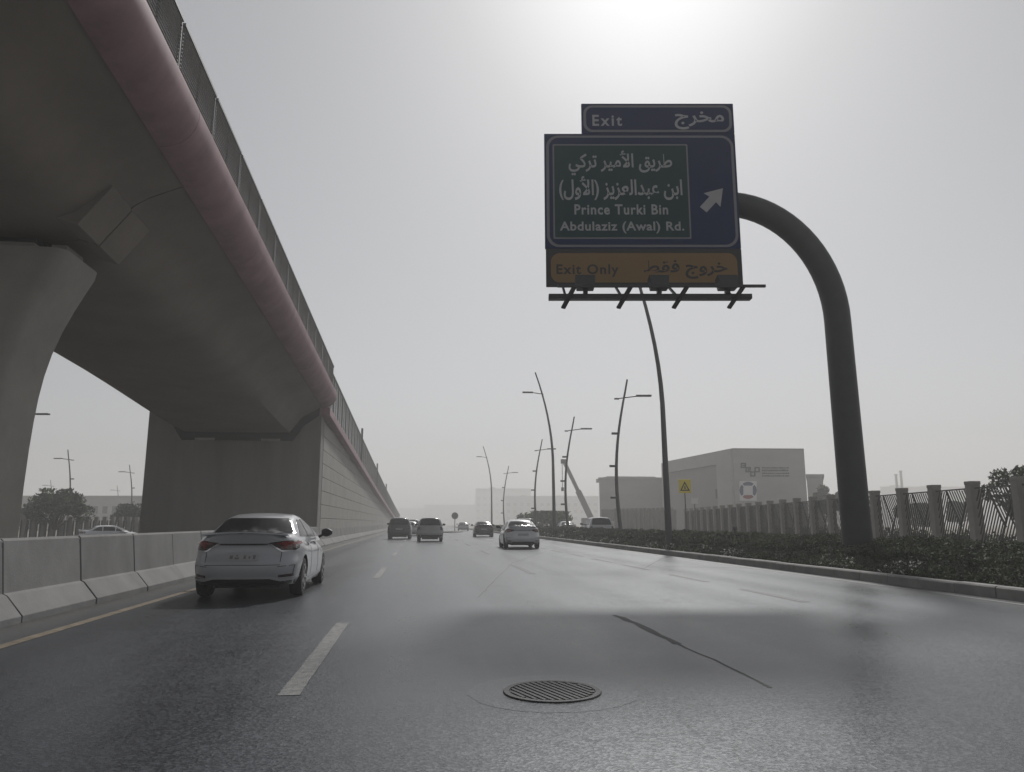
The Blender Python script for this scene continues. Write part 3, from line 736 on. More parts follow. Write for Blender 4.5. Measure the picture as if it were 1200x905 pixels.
# marks on the right facade
e2 = (rig - cor).normalized(); n2 = Vector((e2.y, -e2.x, 0)); n2 = -n2 if n2.dot(Fh) > 0 else n2
def rpx(x, y, o=.03):
    d_ = ray(x, y); t = (cor - CAM).dot(n2) / d_.dot(n2); p = CAM + d_ * t + n2 * o; return (p.x - cor.x, p.y - cor.y, p.z)
def rbox(x0, y0, x1, y1, m, name, o=.05, parent=logo_b):
    a = [rpx(x0, y1, 0.006), rpx(x1, y1, 0.006), rpx(x1, y0, 0.006), rpx(x0, y0, 0.006)]; c = [rpx(x0, y1, o), rpx(x1, y1, o), rpx(x1, y0, o), rpx(x0, y0, o)]
    return MB().loft([a, c]).build(name, m, parent)
def ring_sq(x, y, s, t=1.5):
    o = rbox(x, y, x + s, y + t, M['logo'], 'logo_square')
    for r_ in ((x, y + s - t, x + s, y + s), (x, y + t, x + t, y + s - t), (x + s - t, y + t, x + s, y + s - t)): rbox(*r_, M['logo'], 'side', parent=o)
for x, y in ((868, 542.5), (873.5, 547.5), (879, 552.5), (884, 547.5)): ring_sq(x, y, 6.2)
rbox(870.2, 545, 872.6, 546.6, M['logo'], 'logo_mark'); rbox(876, 549.5, 877.6, 552.0, M['logo'], 'logo_mark')
for yy, h in ((548.0, 1.2), (550.8, 1.6), (554.4, 1.2), (557.3, 1.3)):
    x = 893.0
    while x < 924.2:
        w = random.uniform(.7, 2.6); rbox(x, yy - random.uniform(0, .5), min(x + w, 924.5), yy + h, M['logo'], 'wall_letter'); x += w + random.uniform(.4, .8)
banner = rbox(866.5, 564, 886.5, 587, M['white'], 'emblem_banner', o=.06)
def arc_patch(a0, a1, m):
    cx_, cy_ = 876.4, 574.8; outer = []; inner = []
    for k in range(9):
        a = R_(a0 + (a1 - a0) * k / 8); t = abs(k / 8 - .5) * 2
        outer.append((cx_ + 10 * math.cos(a), cy_ - 10 * math.sin(a))); inner.append((cx_ + (5.6 + 1.6 * t * t) * math.cos(a), cy_ - (5.6 + 1.6 * t * t) * math.sin(a)))
    pl = outer + inner[::-1]
    MB().loft([[rpx(x, y, .062) for x, y in pl], [rpx(x, y, .09) for x, y in pl]]).build('emblem_arc', m, logo_b)
arc_patch(50, 130, M['eblue']); arc_patch(140, 220, M['eblue']); arc_patch(-40, 40, M['eblue']); arc_patch(230, 310, M['red'])

def block(name, x0, x1, ytop, D, label, depth=20, m='far', rows=None, roofbits=(), D2=None, z0=-.1, cat='building', group=None):
    a, c = foot(x0, D), foot(x1, D2 or D); o = empty(name, a, 0, label, cat, group)
    mid = (a + c) / 2; bk = Vector((mid.x, mid.y, 0)).normalized() * depth; za, zc = at_D(x0, ytop, D).z, at_D(x0, ytop, D).z
    def lo(p, z): return (p.x - a.x, p.y - a.y, z)
    pts_ = [a, c, c + bk, a + bk]
    MB().loft([[lo(p, z0) for p in pts_], [lo(p, za) for p in pts_]]).build('wall', M[m], o)
    ov = [a - Rv * .15 - Fh * .15, c + Rv * .15 - Fh * .15, c + bk + Rv * .15, a + bk - Rv * .15]
    MB().loft([[lo(p, za) for p in ov], [lo(p, za + .35) for p in ov]]).build('parapet', M[m], o)
    e = (c - a); Lw = e.length; e = e.normalized(); nn = Vector((e.y, -e.x, 0)); nn = -nn if nn.dot(Fh) > 0 else nn
    if rows:
        nw, zs, ww, wh = rows
        for z in zs:
            for k in range(nw):
                t = Lw * (k + .5) / nw
                u0, u1 = t - ww / 2, t + ww / 2
                def wq(u, zz, of): p = a + e * u + nn * of; return lo(p, zz)
                w = MB().loft([[wq(u0, z, .01), wq(u1, z, .01), wq(u1, z + wh, .01), wq(u0, z + wh, .01)], [wq(u0, z, .05), wq(u1, z, .05), wq(u1, z + wh, .05), wq(u0, z + wh, .05)]]).build('window', M['farwin'], o)
                MB().loft([[wq(u0 - .1, z - .2, .01), wq(u1 + .1, z - .2, .01), wq(u1 + .1, z - .02, .01), wq(u0 - .1, z - .02, .01)], [wq(u0 - .1, z - .2, .22), wq(u1 + .1, z - .2, .22), wq(u1 + .1, z - .02, .22), wq(u0 - .1, z - .02, .22)]]).build('sill', M[m], w)
    for (t, w_, h_) in roofbits:
        p = a + e * (Lw * t) + Fh * depth * .3
        MB().box((p.x - a.x - w_ / 2, p.y - a.y - w_ / 2, za), (p.x - a.x + w_ / 2, p.y - a.y + w_ / 2, za + h_)).build('roof_unit', M[m], o)
    return o
block('annex_building', 949, 968, 559, 101, 'low plain annex standing against the logo building', 14, 'wall')
block('wing_building', 703, 779, 562, 135, 'plain pale wing building between two lamp posts', 24, 'wall', rows=(4, (1.6,), 2.2, 2.0), roofbits=((.5, 9, .7),))
block('low_long_building', 592, 702, 582, 560, 'long low hazy building behind the slanted crane boom', 40, 'far', rows=(14, (3.5, 8.5, 13.5), 2.4, 2.2), roofbits=((.2, 4, 1.4), (.6, 5, 1.0)))
block('hazy_block', 557, 622, 573, 820, 'tall hazy block building beyond the end of the road', 40, 'far', rows=(9, (5, 12, 19, 26), 3.6, 3.2), roofbits=((.3, 6, 2),))
block('hazy_warehouse', 497, 560, 592, 950, 'faint low building at the vanishing end of the road', 40, 'far', rows=(6, (4,), 5, 3))
block('hazy_warehouse', 440, 500, 596, 1050, 'faint low building behind the end of the ramp wall', 40, 'far')
block('far_compound', 1035, 1135, 571, 560, 'faint low compound building on the horizon beyond the fence', 50, 'far', rows=(9, (4, 11), 3.6, 3), roofbits=((.3, 6, 2), (.7, 8, 1.6)))
block('far_compound', 1120, 1260, 576, 640, 'faint wide low building beyond the small tree and fence', 50, 'far', rows=(7, (4,), 3, 2.4))
block('long_low_school', -120, 172, 583, 160, 'long low pale building with a row of windows beyond the barrier', 30, 'wall', rows=(26, (3.2,), 1.0, 1.5), z0=-.5)
for px_, yt in ((1055, 557), (1061, 553)):
    p = foot(px_, 300); o = empty('chimney_mast', p, 0, ('shorter' if yt > 555 else 'taller') + ' of two thin far masts above the low compound building', 'mast', 'pair of far masts')
    z = at_D(px_, yt, 300).z; MB().tube([(0, 0, -.1), (0, 0, z)], [.6, .45], 10).build('shaft', M['far'], o); MB().tube([(0, 0, z), (0, 0, z + .4)], [.65, .65], 10).build('cap', M['far'], o)
# compound wall with ribs, left of the logo building
cw0, cw1 = foot(722, 92), foot(793, 84)
cwl = empty('compound_wall', cw0, 0, 'low ribbed pale compound wall in front of the wing building', 'wall')
dv = cw1 - cw0; n = 14
for k in range(n):
    a = dv * (k / n); c = dv * ((k + .93) / n)
    MB().bar((a.x, a.y, 1.45), (c.x, c.y, 1.45), .14, 2.5).build('wall_panel', M['fencec'], cwl); MB().box((a.x - .16, a.y - .16, -.1), (a.x + .16, a.y + .16, 2.95)).build('rib', M['fencec'], cwl)
MB().bar((-2, 0, .16), (dv.x + 2, dv.y, .16), .5, .36).build('footing', M['white'], cwl)
# slatted wall on the far side of the opposite road
lf0, lf1 = foot(-30, 66, -.4), foot(178, 78, -.4); dv = lf1 - lf0
lfw = empty('park_fence', lf0, 0, 'pale concrete fence with narrow diamond gaps beyond the opposite road', 'fence'); n = 20
for k in range(n):
    a = dv * (k / n); c = dv * ((k + 1) / n); m_ = (a + c) / 2
    MB().box((a.x - .17, a.y - .17, -.1), (a.x + .17, a.y + .17, 2.25)).build('fence_pillar', M['fencec'], lfw)
    e = (c - a).normalized(); Lp = (c - a).length
    for u0, u1 in ((.2, Lp * .42), (Lp * .58, Lp - .2)):
        p, q2 = a + e * u0, a + e * u1
        MB().bar((p.x, p.y, .95), (q2.x, q2.y, .95), .08, 1.9).build('fence_panel', M['fences'] if u0 < .5 else M['fencec'], lfw)
# far hills as a low ridge
b = MB(); N = 60
for k in range(N):
    x0, x1 = -1400 + 2800 * k / N, -1400 + 2800 * (k + 1) / N
    h0, h1 = (14 + 7 * math.sin(k * .7) + 4 * math.sin(k * 1.9 + 1) for k in (k, k + 1))
    b.loft([[(x0, 1500, -2), (x0, 1560, -2), (x0, 1540, h0)], [(x1, 1500, -2), (x1, 1560, -2), (x1, 1540, h1)]], cap=False)
tag(b.build('hills', M['hill'], fix=False), kind='structure')

# slanted crane boom
cb = foot(694, 118); crane = empty('crane_boom', cb, -YAW, 'slanted grey crane boom resting among hazy buildings', 'crane')
tip_ = at_D(661, 541, 118) - cb; tx = tip_.dot(Rv)
MB().bar((0, 0, 1.6), (tx * .5, 0, 1.6 + (tip_.z - 1.6) * .5), .85).build('lower_boom', M['far'], crane, bevel=.03)
MB().bar((tx * .5, 0, 1.6 + (tip_.z - 1.6) * .5), (tx, 0, tip_.z), .55).build('upper_boom', M['far'], crane, bevel=.03)
MB().box((tx - .5, -.4, tip_.z - .3), (tx + .4, .4, tip_.z + .35)).build('boom_head', M['lamp'], crane, bevel=.05)
MB().tube([(tx - .3, 0, tip_.z - .3), (tx - .3, 0, tip_.z - 4)], .05, 6).build('hoist_rope', M['lamp'], crane); MB().box((tx - .5, -.2, tip_.z - 4.6), (tx - .1, .2, tip_.z - 4)).build('hook_block', M['lamp'], crane, bevel=.04)
MB().box((-1.6, -1.2, .1), (1.6, 1.2, 2.0)).build('carrier', M['far'], crane, bevel=.1)

# ================================================================== SMALL ROAD SIGNS
p = foot(804, 50, .05); o = empty('warning_sign', p, -YAW, 'yellow warning sign with black triangle on a thin post', 'road sign')
zc = at_D(804, 571, 50).z
MB().tube([(0, 0, -.05), (0, 0, zc + .3)], .04, 8).build('post', M['lamp'], o); MB().box((-.40, -.075, zc - .44), (.40, -.045, zc + .46)).build('board', M['warn'], o, bevel=.008)
tri = [(-.33, zc - .30), (.33, zc - .30), (0, zc + .33)]; tin = [(-.20, zc - .22), (.20, zc - .22), (0, zc + .17)]
MB().prism(tri, 'y', -.082, -.0755).build('triangle', M['sign_black'], o); MB().prism(tin, 'y', -.088, -.0825).build('triangle_field', M['warn'], o); MB().prism([(-.05, zc - .18), (.05, zc - .18), (.03, zc + .03), (-.03, zc + .03)], 'y', -.094, -.0885).build('mark', M['sign_black'], o)
p = foot(815, 56, .05); o = empty('small_sign', p, -YAW, 'small white board on a short post beside the warning sign', 'road sign'); zc = at_D(815, 588, 56).z
MB().tube([(0, 0, -.05), (0, 0, zc)], .035, 8).build('post', M['lamp'], o); MB().box((-.24, -.06, zc - .22), (.24, -.036, zc + .22)).build('board', M['white'], o, bevel=.006)
isl = foot(522, 105); o = MB().loft([[(isl.x + 2.4 * math.cos(a), isl.y + 7 * math.sin(a), -.02) for a in np.linspace(0, 2 * math.pi, 25)[:-1]], [(isl.x + 2.3 * math.cos(a), isl.y + 6.9 * math.sin(a), .17) for a in np.linspace(0, 2 * math.pi, 25)[:-1]]]).build('traffic_island', M['kerb']); o['kind'] = 'structure'
p = foot(533, 103, .16); o = empty('round_sign', p, -YAW, 'round grey sign on a short post on the traffic island', 'road sign'); zc = at_D(533, 606, 103).z
MB().tube([(0, 0, 0), (0, 0, zc)], .05, 8).build('post', M['lamp'], o); MB().tube([(0, -.09, zc), (0, -.055, zc)], .46, 20).build('disc', M['alu'], o); MB().tube([(0, -.1, zc), (0, -.0905, zc)], .36, 20).build('disc_face', M['lamp'], o)
p = foot(861, 36, .13); o = empty('garden_bollard', p, 0, 'short dark bollard light poking out of the hedge', 'bollard'); MB().tube([(0, 0, -.05), (0, 0, .8)], .06, 10).build('post', M['dsteel'], o, sm=60); MB().tube([(0, 0, .8), (0, 0, .95)], [.13, .10], 10).build('cap', M['dsteel'], o, sm=40)

# ================================================================== MANHOLE
mc = ground_at(647, 811)
mh = empty('manhole_cover', (mc.x, mc.y, 0), R_(20), 'round cast iron manhole grating set in the road', 'manhole')
b = MB(); NR = 48
for k in range(NR):
    a0, a1 = 2 * math.pi * k / NR, 2 * math.pi * (k + 1) / NR
    c0, s0, c1, s1 = math.cos(a0), math.sin(a0), math.cos(a1), math.sin(a1)
    def rg(r, z): return (r * c0, r * s0, z), (r * c1, r * s1, z)
    for (ra, za), (rb, zb) in (((.37, .005), (.365, .012)), ((.365, .012), (.325, .012)), ((.325, .012), (.322, .006))):
        p0, p1 = rg(ra, za); q0, q1 = rg(rb, zb); b.face([p0, p1, q1, q0])
b.build('frame', M['iron'], mh)
b = MB(); b.face([(.322 * math.cos(a), .322 * math.sin(a), .0055) for a in np.linspace(0, 2 * math.pi, 41)[:-1]]); b.build('pit', M['tar'], mh, fix=False)
for k in range(-6, 7):
    u = k * .048; hl = math.sqrt(max(0, .318 ** 2 - (abs(u) + .014) ** 2))
    if hl > .03: MB().box((u - .014, -hl, .0065), (u + .014, hl, .0125)).build('grate_bar', M['iron'], mh)
b = MB()
a = np.linspace(0, 2 * math.pi, 61)[:-1]; ro = [.62 + .03 * random.random() for _ in a]
for k in range(60):
    j = (k + 1) % 60
    b.face([(.371 * math.cos(a[k]), .371 * math.sin(a[k]), .0012), (ro[k] * math.cos(a[k]), ro[k] * math.sin(a[k]), .0012), (ro[j] * math.cos(a[j]), ro[j] * math.sin(a[j]), .0012), (.371 * math.cos(a[j]), .371 * math.sin(a[j]), .0012)])
M['collar'] = asphalt('collar asphalt', (0.014, 0.015, 0.018), (0.11, 0.115, 0.125), edges=False); b.build('collar', M['collar'], mh, fix=False)

# ================================================================== CARS
def lerp_tab(tab, x):
    if x <= tab[0][0]: return tab[0][1]
    for (a, va), (c, vc) in zip(tab, tab[1:]):
        if x <= c: t = (x - a) / (c - a); t = t * t * (3 - 2 * t) * .5 + t * .5; return va + (vc - va) * t
    return tab[-1][1]
def lin_tab(tab, x):
    return float(np.interp(x, [t[0] for t in tab], [t[1] for t in tab]))
def shell(b, sp, nT=34, nQ=14, nS=14):
    yr, yf, w, zlo, zhi, cr = sp['yr'], sp['yf'], sp['w'], sp['zlo'], sp['zhi'], sp['crown']
    def pt(t, q, s):
        z0, z1 = zlo(t), zhi(t); z = z0 + q * (z1 - z0); ww = w(q, t)
        y = yr(z, abs(s)) * (1 - t) + yf(z, abs(s)) * t
        return (s * ww, y, z + cr * (1 - s * s) * q * q)
    def grid(fn, nu, nv):
        i0 = len(b.v)
        for i in range(nu + 1):
            for j in range(nv + 1): b.v.append(fn(i / nu, j / nv))
        for i in range(nu):
            for j in range(nv):
                k = i0 + i * (nv + 1) + j; b.f.append((k, k + 1, k + nv + 2, k + nv + 1)); b.m.append(b.cur)
    ts = lambda u: u
    for s in (-1, 1): grid(lambda u, v, s=s: pt(u, v, s), nT, nQ)
    grid(lambda u, v: pt(0, u, v * 2 - 1), nQ, nS); grid(lambda u, v: pt(1, u, v * 2 - 1), nQ, nS)
    grid(lambda u, v: pt(u, 1, v * 2 - 1), nT, nS); grid(lambda u, v: pt(u, 0, v * 2 - 1), nT, nS)

SPEC = {
 'sedan': dict(L=4.63, axles=(.97, 3.67), tr=.325,
    body=dict(yr=lambda z, s: lerp_tab([(.2, .16), (.32, .05), (.45, .0), (.58, .0), (.66, .05), (.70, .09), (.85, .11), (1.0, .06), (1.1, .04)], z) + .24 * s ** 3.2 + .10 * s ** 12,
              yf=lambda z, s: lerp_tab([(.2, 4.52), (.45, 4.63), (.65, 4.56), (.8, 4.40), (1.0, 4.2)], z) - .38 * s ** 3 - .12 * s ** 10,
              w=lambda q, t: lerp_tab([(0, .82), (.14, .872), (.4, .89), (.72, .888), (.84, .86), (.93, .80), (1, .72)], q) * (1 - .085 * max(0, 1 - t * 6) ** 2 - .07 * max(0, t * 4 - 3) ** 2),
              zlo=lambda t: lerp_tab([(0, .24), (.12, .20), (.88, .18), (1, .2)], t),
              zhi=lambda t: lerp_tab([(0, 1.055), (.12, 1.05), (.22, .99), (.5, .95), (.68, .97), (.9, .84), (1, .68)], t), crown=.035),
    cabin=dict(yr=lambda z, s: lin_tab([(.95, .50), (1.05, .67), (1.33, 1.12), (1.37, 1.24), (1.42, 1.42)], z) + .16 * s ** 2.5,
               yf=lambda z, s: lerp_tab([(.9, 3.62), (1.0, 3.40), (1.36, 2.60), (1.42, 2.4)], z) - .22 * s ** 2.5,
               w=lambda q, t: lerp_tab([(0, .83), (.3, .775), (.62, .69), (.82, .625), (.93, .57), (1, .50)], q) * (1 - .05 * max(0, 1 - t * 3) ** 2),
               zlo=lambda t: .90, zhi=lambda t: lerp_tab([(0, 1.345), (.15, 1.385), (.45, 1.405), (.75, 1.395), (1, 1.34)], t), crown=.03),
    rear_glass=[(-.655, 1.075), (.655, 1.075), (.665, 1.10), (.555, 1.30), (.50, 1.33), (-.50, 1.33), (-.555, 1.30), (-.665, 1.10)],
    side=[[(1.02, 1.02), (1.72, 1.0), (1.72, 1.30), (1.50, 1.31), (1.36, 1.26)], [(1.79, 1.0), (2.62, .985), (2.62, 1.335), (1.79, 1.315)], [(2.70, .985), (3.22, .985), (2.86, 1.28), (2.70, 1.325)]],
    wind=[(-.70, 1.02), (.70, 1.02), (.55, 1.34), (-.55, 1.34)]),
 'suv': dict(L=4.6, axles=(.86, 3.6), tr=.36,
    body=dict(yr=lambda z, s: lerp_tab([(.25, .16), (.4, .04), (.55, .0), (.68, .02), (.74, .08), (1.1, .12)], z) + .20 * s ** 3.5 + .06 * s ** 12,
              yf=lambda z, s: lerp_tab([(.25, 4.5), (.5, 4.6), (.8, 4.52), (1.0, 4.3)], z) - .36 * s ** 3 - .12 * s ** 10,
              w=lambda q, t: lerp_tab([(0, .86), (.12, .92), (.4, .93), (.75, .925), (.87, .90), (.95, .86), (1, .80)], q) * (1 - .045 * max(0, 1 - t * 6) ** 2 - .06 * max(0, t * 4 - 3) ** 2),
              zlo=lambda t: lerp_tab([(0, .32), (.12, .26), (.88, .24), (1, .27)], t),
              zhi=lambda t: lerp_tab([(0, 1.08), (.3, 1.06), (.68, 1.05), (.9, .98), (1, .85)], t), crown=.03),
    cabin=dict(yr=lambda z, s: lerp_tab([(1.0, .14), (1.15, .22), (1.55, .46), (1.66, .56)], z) + .15 * s ** 2.5,
               yf=lambda z, s: lerp_tab([(1.0, 3.62), (1.1, 3.42), (1.55, 2.72), (1.66, 2.5)], z) - .22 * s ** 2.5,
               w=lambda q, t: lerp_tab([(0, .88), (.3, .83), (.62, .76), (.84, .70), (.94, .64), (1, .56)], q) * (1 - .03 * max(0, 1 - t * 3) ** 2),
               zlo=lambda t: 1.0, zhi=lambda t: lerp_tab([(0, 1.60), (.15, 1.635), (.5, 1.65), (.8, 1.63), (1, 1.56)], t), crown=.03),
    rear_glass=[(-.70, 1.12), (.70, 1.12), (.70, 1.16), (.60, 1.54), (.54, 1.57), (-.54, 1.57), (-.60, 1.54), (-.70, 1.16)],
    side=[[(.72, 1.12), (1.40, 1.12), (1.40, 1.52), (.86, 1.52)], [(1.48, 1.12), (2.40, 1.10), (2.40, 1.55), (1.48, 1.54)], [(2.48, 1.10), (3.20, 1.10), (2.84, 1.50), (2.48, 1.55)]],
    wind=[(-.74, 1.14), (.74, 1.14), (.60, 1.55), (-.60, 1.55)]),
}
def project(name, polys, axis, sgn, bvh, m, parent, off=.004, thick=.02, cuts=4):
    bm = bmesh.new()
    for poly in polys:
        vs = [bm.verts.new((u, 0, v) if axis == 'y' else (0, u, v)) for u, v in poly]; bm.faces.new(vs)
    bmesh.ops.triangulate(bm, faces=bm.faces)
    for _ in range(cuts):
        long_ = [e for e in bm.edges if e.calc_length() > .07]
        if not long_: break
        bmesh.ops.subdivide_edges(bm, edges=long_, cuts=1); bmesh.ops.triangulate(bm, faces=bm.faces)
    dr = Vector((0, sgn, 0)) if axis == 'y' else Vector((sgn, 0, 0)); bad = []
    for v in bm.verts:
        o = v.co - dr * 8 if axis == 'y' else v.co - dr * 4
        h, nr, ix, ds = bvh.ray_cast(o, dr)
        if h is None: bad.append(v)
        else: v.co = h + (nr if nr.dot(dr) < 0 else -nr) * off
    if bad: bmesh.ops.delete(bm, geom=bad, context='VERTS')
    g = bmesh.ops.extrude_face_region(bm, geom=list(bm.faces)); nv = [e for e in g['geom'] if isinstance(e, bmesh.types.BMVert)]
    for v in nv: v.co += dr * thick
    bmesh.ops.recalc_face_normals(bm, faces=bm.faces)
    me = bpy.data.meshes.new(name); bm.to_mesh(me); bm.free(); me.materials.append(m); smooth(me, 50)
    return inst(name, me, parent)
def rot_y_ring(r, x, n=28): return [(x, r * math.cos(2 * math.pi * k / n), r * math.sin(2 * math.pi * k / n)) for k in range(n)]
def wheel_mesh(r):
    b = MB(); prof = [(.10, r * .66), (.105, r * .75), (.10, r * .93), (.075, r * .99), (0, r), (-.075, r * .99), (-.10, r * .93), (-.105, r * .75), (-.10, r * .66)]
    b.loft([rot_y_ring(rr, x) for x, rr in prof]); return b.mesh('wheel', M['tyre'], sm=40)
def rim_mesh(r, side):
    b = MB(); x = side * .085
    b.loft([rot_y_ring(r * .67, side * .108), rot_y_ring(r * .60, side * .108), rot_y_ring(r * .58, side * .05)], cap=False)
    b.loft([rot_y_ring(r * .16, side * .02), rot_y_ring(r * .16, side * .10), rot_y_ring(r * .06, side * .112)])
    for k in range(5):
        for dd in (-.11, .11):
            a = 2 * math.pi * k / 5; b.bar((x, r * .1 * math.cos(a), r * .1 * math.sin(a)), (x + side * .012, r * .62 * math.cos(a + dd), r * .62 * math.sin(a + dd)), .03, .035, up=(1, 0, 0))
    return b.mesh('rim', M['rim'])
def car(kind, loc, rz, col, label, group=None, detail=2, scale=1.0, hscale=1.0):
    sp = SPEC[kind]; root = empty('car', loc, rz, label, 'car', group); root.scale = (scale, scale, scale * hscale)
    nd = (34, 14, 16) if detail == 2 else (18, 9, 8)
    b1 = MB(); shell(b1, sp['body'], *nd); b2 = MB(); shell(b2, sp['cabin'], *nd)
    me = bpy.data.meshes.new('body'); me.from_pydata(b1.v, [], b1.f)
    bm = bmesh.new(); bm.from_mesh(me); bmesh.ops.remove_doubles(bm, verts=bm.verts, dist=1e-4)
    bmesh.ops.dissolve_degenerate(bm, edges=bm.edges, dist=1e-5); bmesh.ops.recalc_face_normals(bm, faces=bm.faces); bm.to_mesh(me); bm.free()
    me.materials.append(paint(col)); me.materials.append(M['trim'])
    cut = MB(); tr = sp['tr']
    for ya in sp['axles']:
        for s in (-1, 1):
            x0, x1 = sorted((s * .56, s * 1.2))
            cut.loft([[(x, ya + p[1], tr + p[2]) for p in rot_y_ring(tr + .055, 0)] for x in (x0, x1)])
    cm = cut.mesh('cutter', M['trim'])
    to, co_ = bpy.data.objects.new('tmpb', me), bpy.data.objects.new('tmpc', cm); COL.objects.link(to); COL.objects.link(co_)
    md = to.modifiers.new('b', 'BOOLEAN'); md.object = co_; md.operation = 'DIFFERENCE'; md.solver = 'EXACT'; md.material_mode = 'TRANSFER'
    dg = bpy.context.evaluated_depsgraph_get(); bm1 = bpy.data.meshes.new_from_object(to.evaluated_get(dg))
    bpy.data.objects.remove(to); bpy.data.objects.remove(co_)
    bm = bmesh.new(); bm.from_mesh(bm1); n0 = len(bm.faces)
    c2 = bpy.data.meshes.new('c'); c2.from_pydata(b2.v, [], b2.f); bm.from_mesh(c2); bmesh.ops.remove_doubles(bm, verts=bm.verts, dist=1e-4)
    bmesh.ops.recalc_face_normals(bm, faces=bm.faces)
    bvh = BVHTree.FromBMesh(bm); body = bpy.data.meshes.new('body'); bm.to_mesh(body); bm.free()
    body.materials.append(paint(col)); body.materials.append(M['trim']); smooth(body, 38); inst('body', body, root)
    P = lambda nm, polys, ax_, sg, m, par=root, **k: project(nm, polys, ax_, sg, bvh, M[m] if isinstance(m, str) else m, par, **k)
    P('rear_window', [sp['rear_glass']], 'y', 1, 'glass', off=.009); P('windscreen', [sp['wind']], 'y', -1, 'glass', off=.009)
    for s in (1, -1):
        for pl in sp['side']: P('side_window', [pl], 'x', -s, 'glass', off=.007)
    wm = wheel_mesh(tr)
    rims = {s: rim_mesh(tr, s) for s in (1, -1)}
    for ya in sp['axles']:
        for s in (1, -1):
            w = inst('wheel', wm, root, (s * .775, ya, tr)); inst('rim', rims[s], w)
    if kind == 'sedan':
        for s in (1, -1):
            P('tail_light', [[(s * .40, .925), (s * .62, .955), (s * .86, .955), (s * .872, .86), (s * .80, .80), (s * .60, .80)]], 'y', 1, 'taild', off=.006)
            P('light_strip', [[(s * .50, .918), (s * .83, .938), (s * .85, .90), (s * .62, .885)]], 'y', 1, 'tail', off=.012, thick=.008)
            P('chrome_edge', [[(s * .36, .915), (s * .40, .925), (s * .60, .80), (s * .72, .785), (s * .60, .775)]], 'y', 1, 'chrome', off=.010)
            P('side_lens', [[(.20, .95), (.52, .93), (.40, .86), (.22, .82)]], 'x', -s, 'tail', off=.006)
            P('bumper_crease', [[(s * .56, .545), (s * .80, .56), (s * .80, .552), (s * .56, .535)], [(s * .80, .56), (s * .81, .56), (s * .785, .42), (s * .775, .42)]], 'y', 1, 'trim', off=.003, thick=.004)
            P('reflector', [[(s * .58, .405), (s * .79, .42), (s * .79, .375), (s * .58, .365)]], 'y', 1, 'taild', off=.006)
        P('trunk_strip', [[(-.40, .915), (.40, .915), (.38, .885), (-.38, .885)]], 'y', 1, 'trim', off=.008)
        P('number_plate', [[(-.26, .745), (.26, .745), (.26, .635), (-.26, .635)]], 'y', 1, 'plate', off=.010)
        if detail == 2:
            for x0, x1, z0, z1 in ((-.20, -.15, .66, .72), (-.12, -.05, .655, .685), (-.10, -.07, .70, .73), (.02, .06, .66, .72), (.10, .13, .665, .70), (.17, .21, .655, .725)):
                P('plate_mark', [[(x0, z1), (x1, z1), (x1, z0), (x0, z0)]], 'y', 1, 'platemark', off=.014, thick=.004)
            for pl in ([(-.60, .572), (.60, .572), (.60, .562), (-.60, .562)], [(-.61, .79), (-.60, .79), (-.59, .562), (-.60, .562)], [(.60, .79), (.61, .79), (.60, .562), (.59, .562)]):
                P('trunk_gap', [pl], 'y', 1, 'trim', off=.0025, thick=.004)
            for s in (1, -1):
                for y0 in (1.745, 2.66):
                    P('door_gap', [[(y0 - .005, .96), (y0 + .005, .96), (y0 + .005, .32), (y0 - .005, .32)]], 'x', -s, 'trim', off=.0025, thick=.004)
                for y0 in (1.42, 2.38): P('door_handle', [[(y0, .88), (y0 + .22, .875), (y0 + .22, .845), (y0, .85)]], 'x', -s, paint(col), off=.028, thick=.02)
                P('sill_trim', [[(1.40, .26), (3.2, .26), (3.2, .215), (1.40, .215)]], 'x', -s, 'chrome', off=.004)
        P('bumper_trim', [[(-.84, .362), (-.62, .345), (-.46, .385), (.46, .385), (.62, .345), (.84, .362), (.84, .328), (.60, .310), (.44, .352), (-.44, .352), (-.60, .310), (-.84, .328)]], 'y', 1, 'satin', off=.022)
        P('diffuser', [[(-.80, .322), (-.60, .308), (-.44, .350), (.44, .350), (.60, .308), (.80, .322), (.78, .245), (-.78, .245)]], 'y', 1, 'trim', off=.006)
        rs = []
        for x in np.linspace(-.70, .70, 17):
            y_, z_ = .045 + .30 * abs(x) ** 3.0, 1.094 - .085 * x * x
            rs.append([(x, y_ - .035, z_ - .012), (x, y_ + .16, z_ - .03), (x, y_ + .16, z_ - .012), (x, y_ - .03, z_ + .012)])
        MB().loft(rs).build('spoiler', paint(col), root, sm=40)
    else:
        for s in (1, -1):
            P('tail_light', [[(s * .66, 1.02), (s * .88, 1.02), (s * .89, .80), (s * .72, .80)]], 'y', 1, 'taild', off=.008)
        P('number_plate', [[(-.26, .84), (.26, .84), (.26, .73), (-.26, .73)]], 'y', 1, 'plate', off=.010)
        P('diffuser', [[(-.82, .48), (.82, .48), (.80, .34), (-.80, .34)]], 'y', 1, 'trim', off=.008)
        P('roof_spoiler', [[(-.56, 1.60), (.56, 1.60), (.56, 1.585), (-.56, 1.585)]], 'y', 1, 'trim', off=.05, thick=.05)
    zb = .98 if kind == 'sedan' else 1.10; ym = 3.06 if kind == 'sedan' else 3.1
    for s in (1, -1):
        rings = []
        for k in range(9):
            t = k / 8; rx = (.035 + .06 * math.sin(math.pi * min(1, .12 + t * .86))) ; x = s * (.90 + .21 * t)
            rings.append([(x, ym + .05 * math.cos(a) - .03, zb + .08 + (rx * .9) * math.sin(a)) for a in np.linspace(0, 2 * math.pi, 13)[:-1]])
        mo = MB().loft(rings).build('door_mirror', M['trim'], root, sm=50)
        MB().bar((s * .84, ym, zb - .01), (s * .95, ym, zb + .05), .06, .05).build('mirror_arm', M['trim'], mo)
    MB().box((-.55, .5, .17), (.55, 4.1, .235 if kind == 'sedan' else .30)).build('underbody', M['trim'], root)
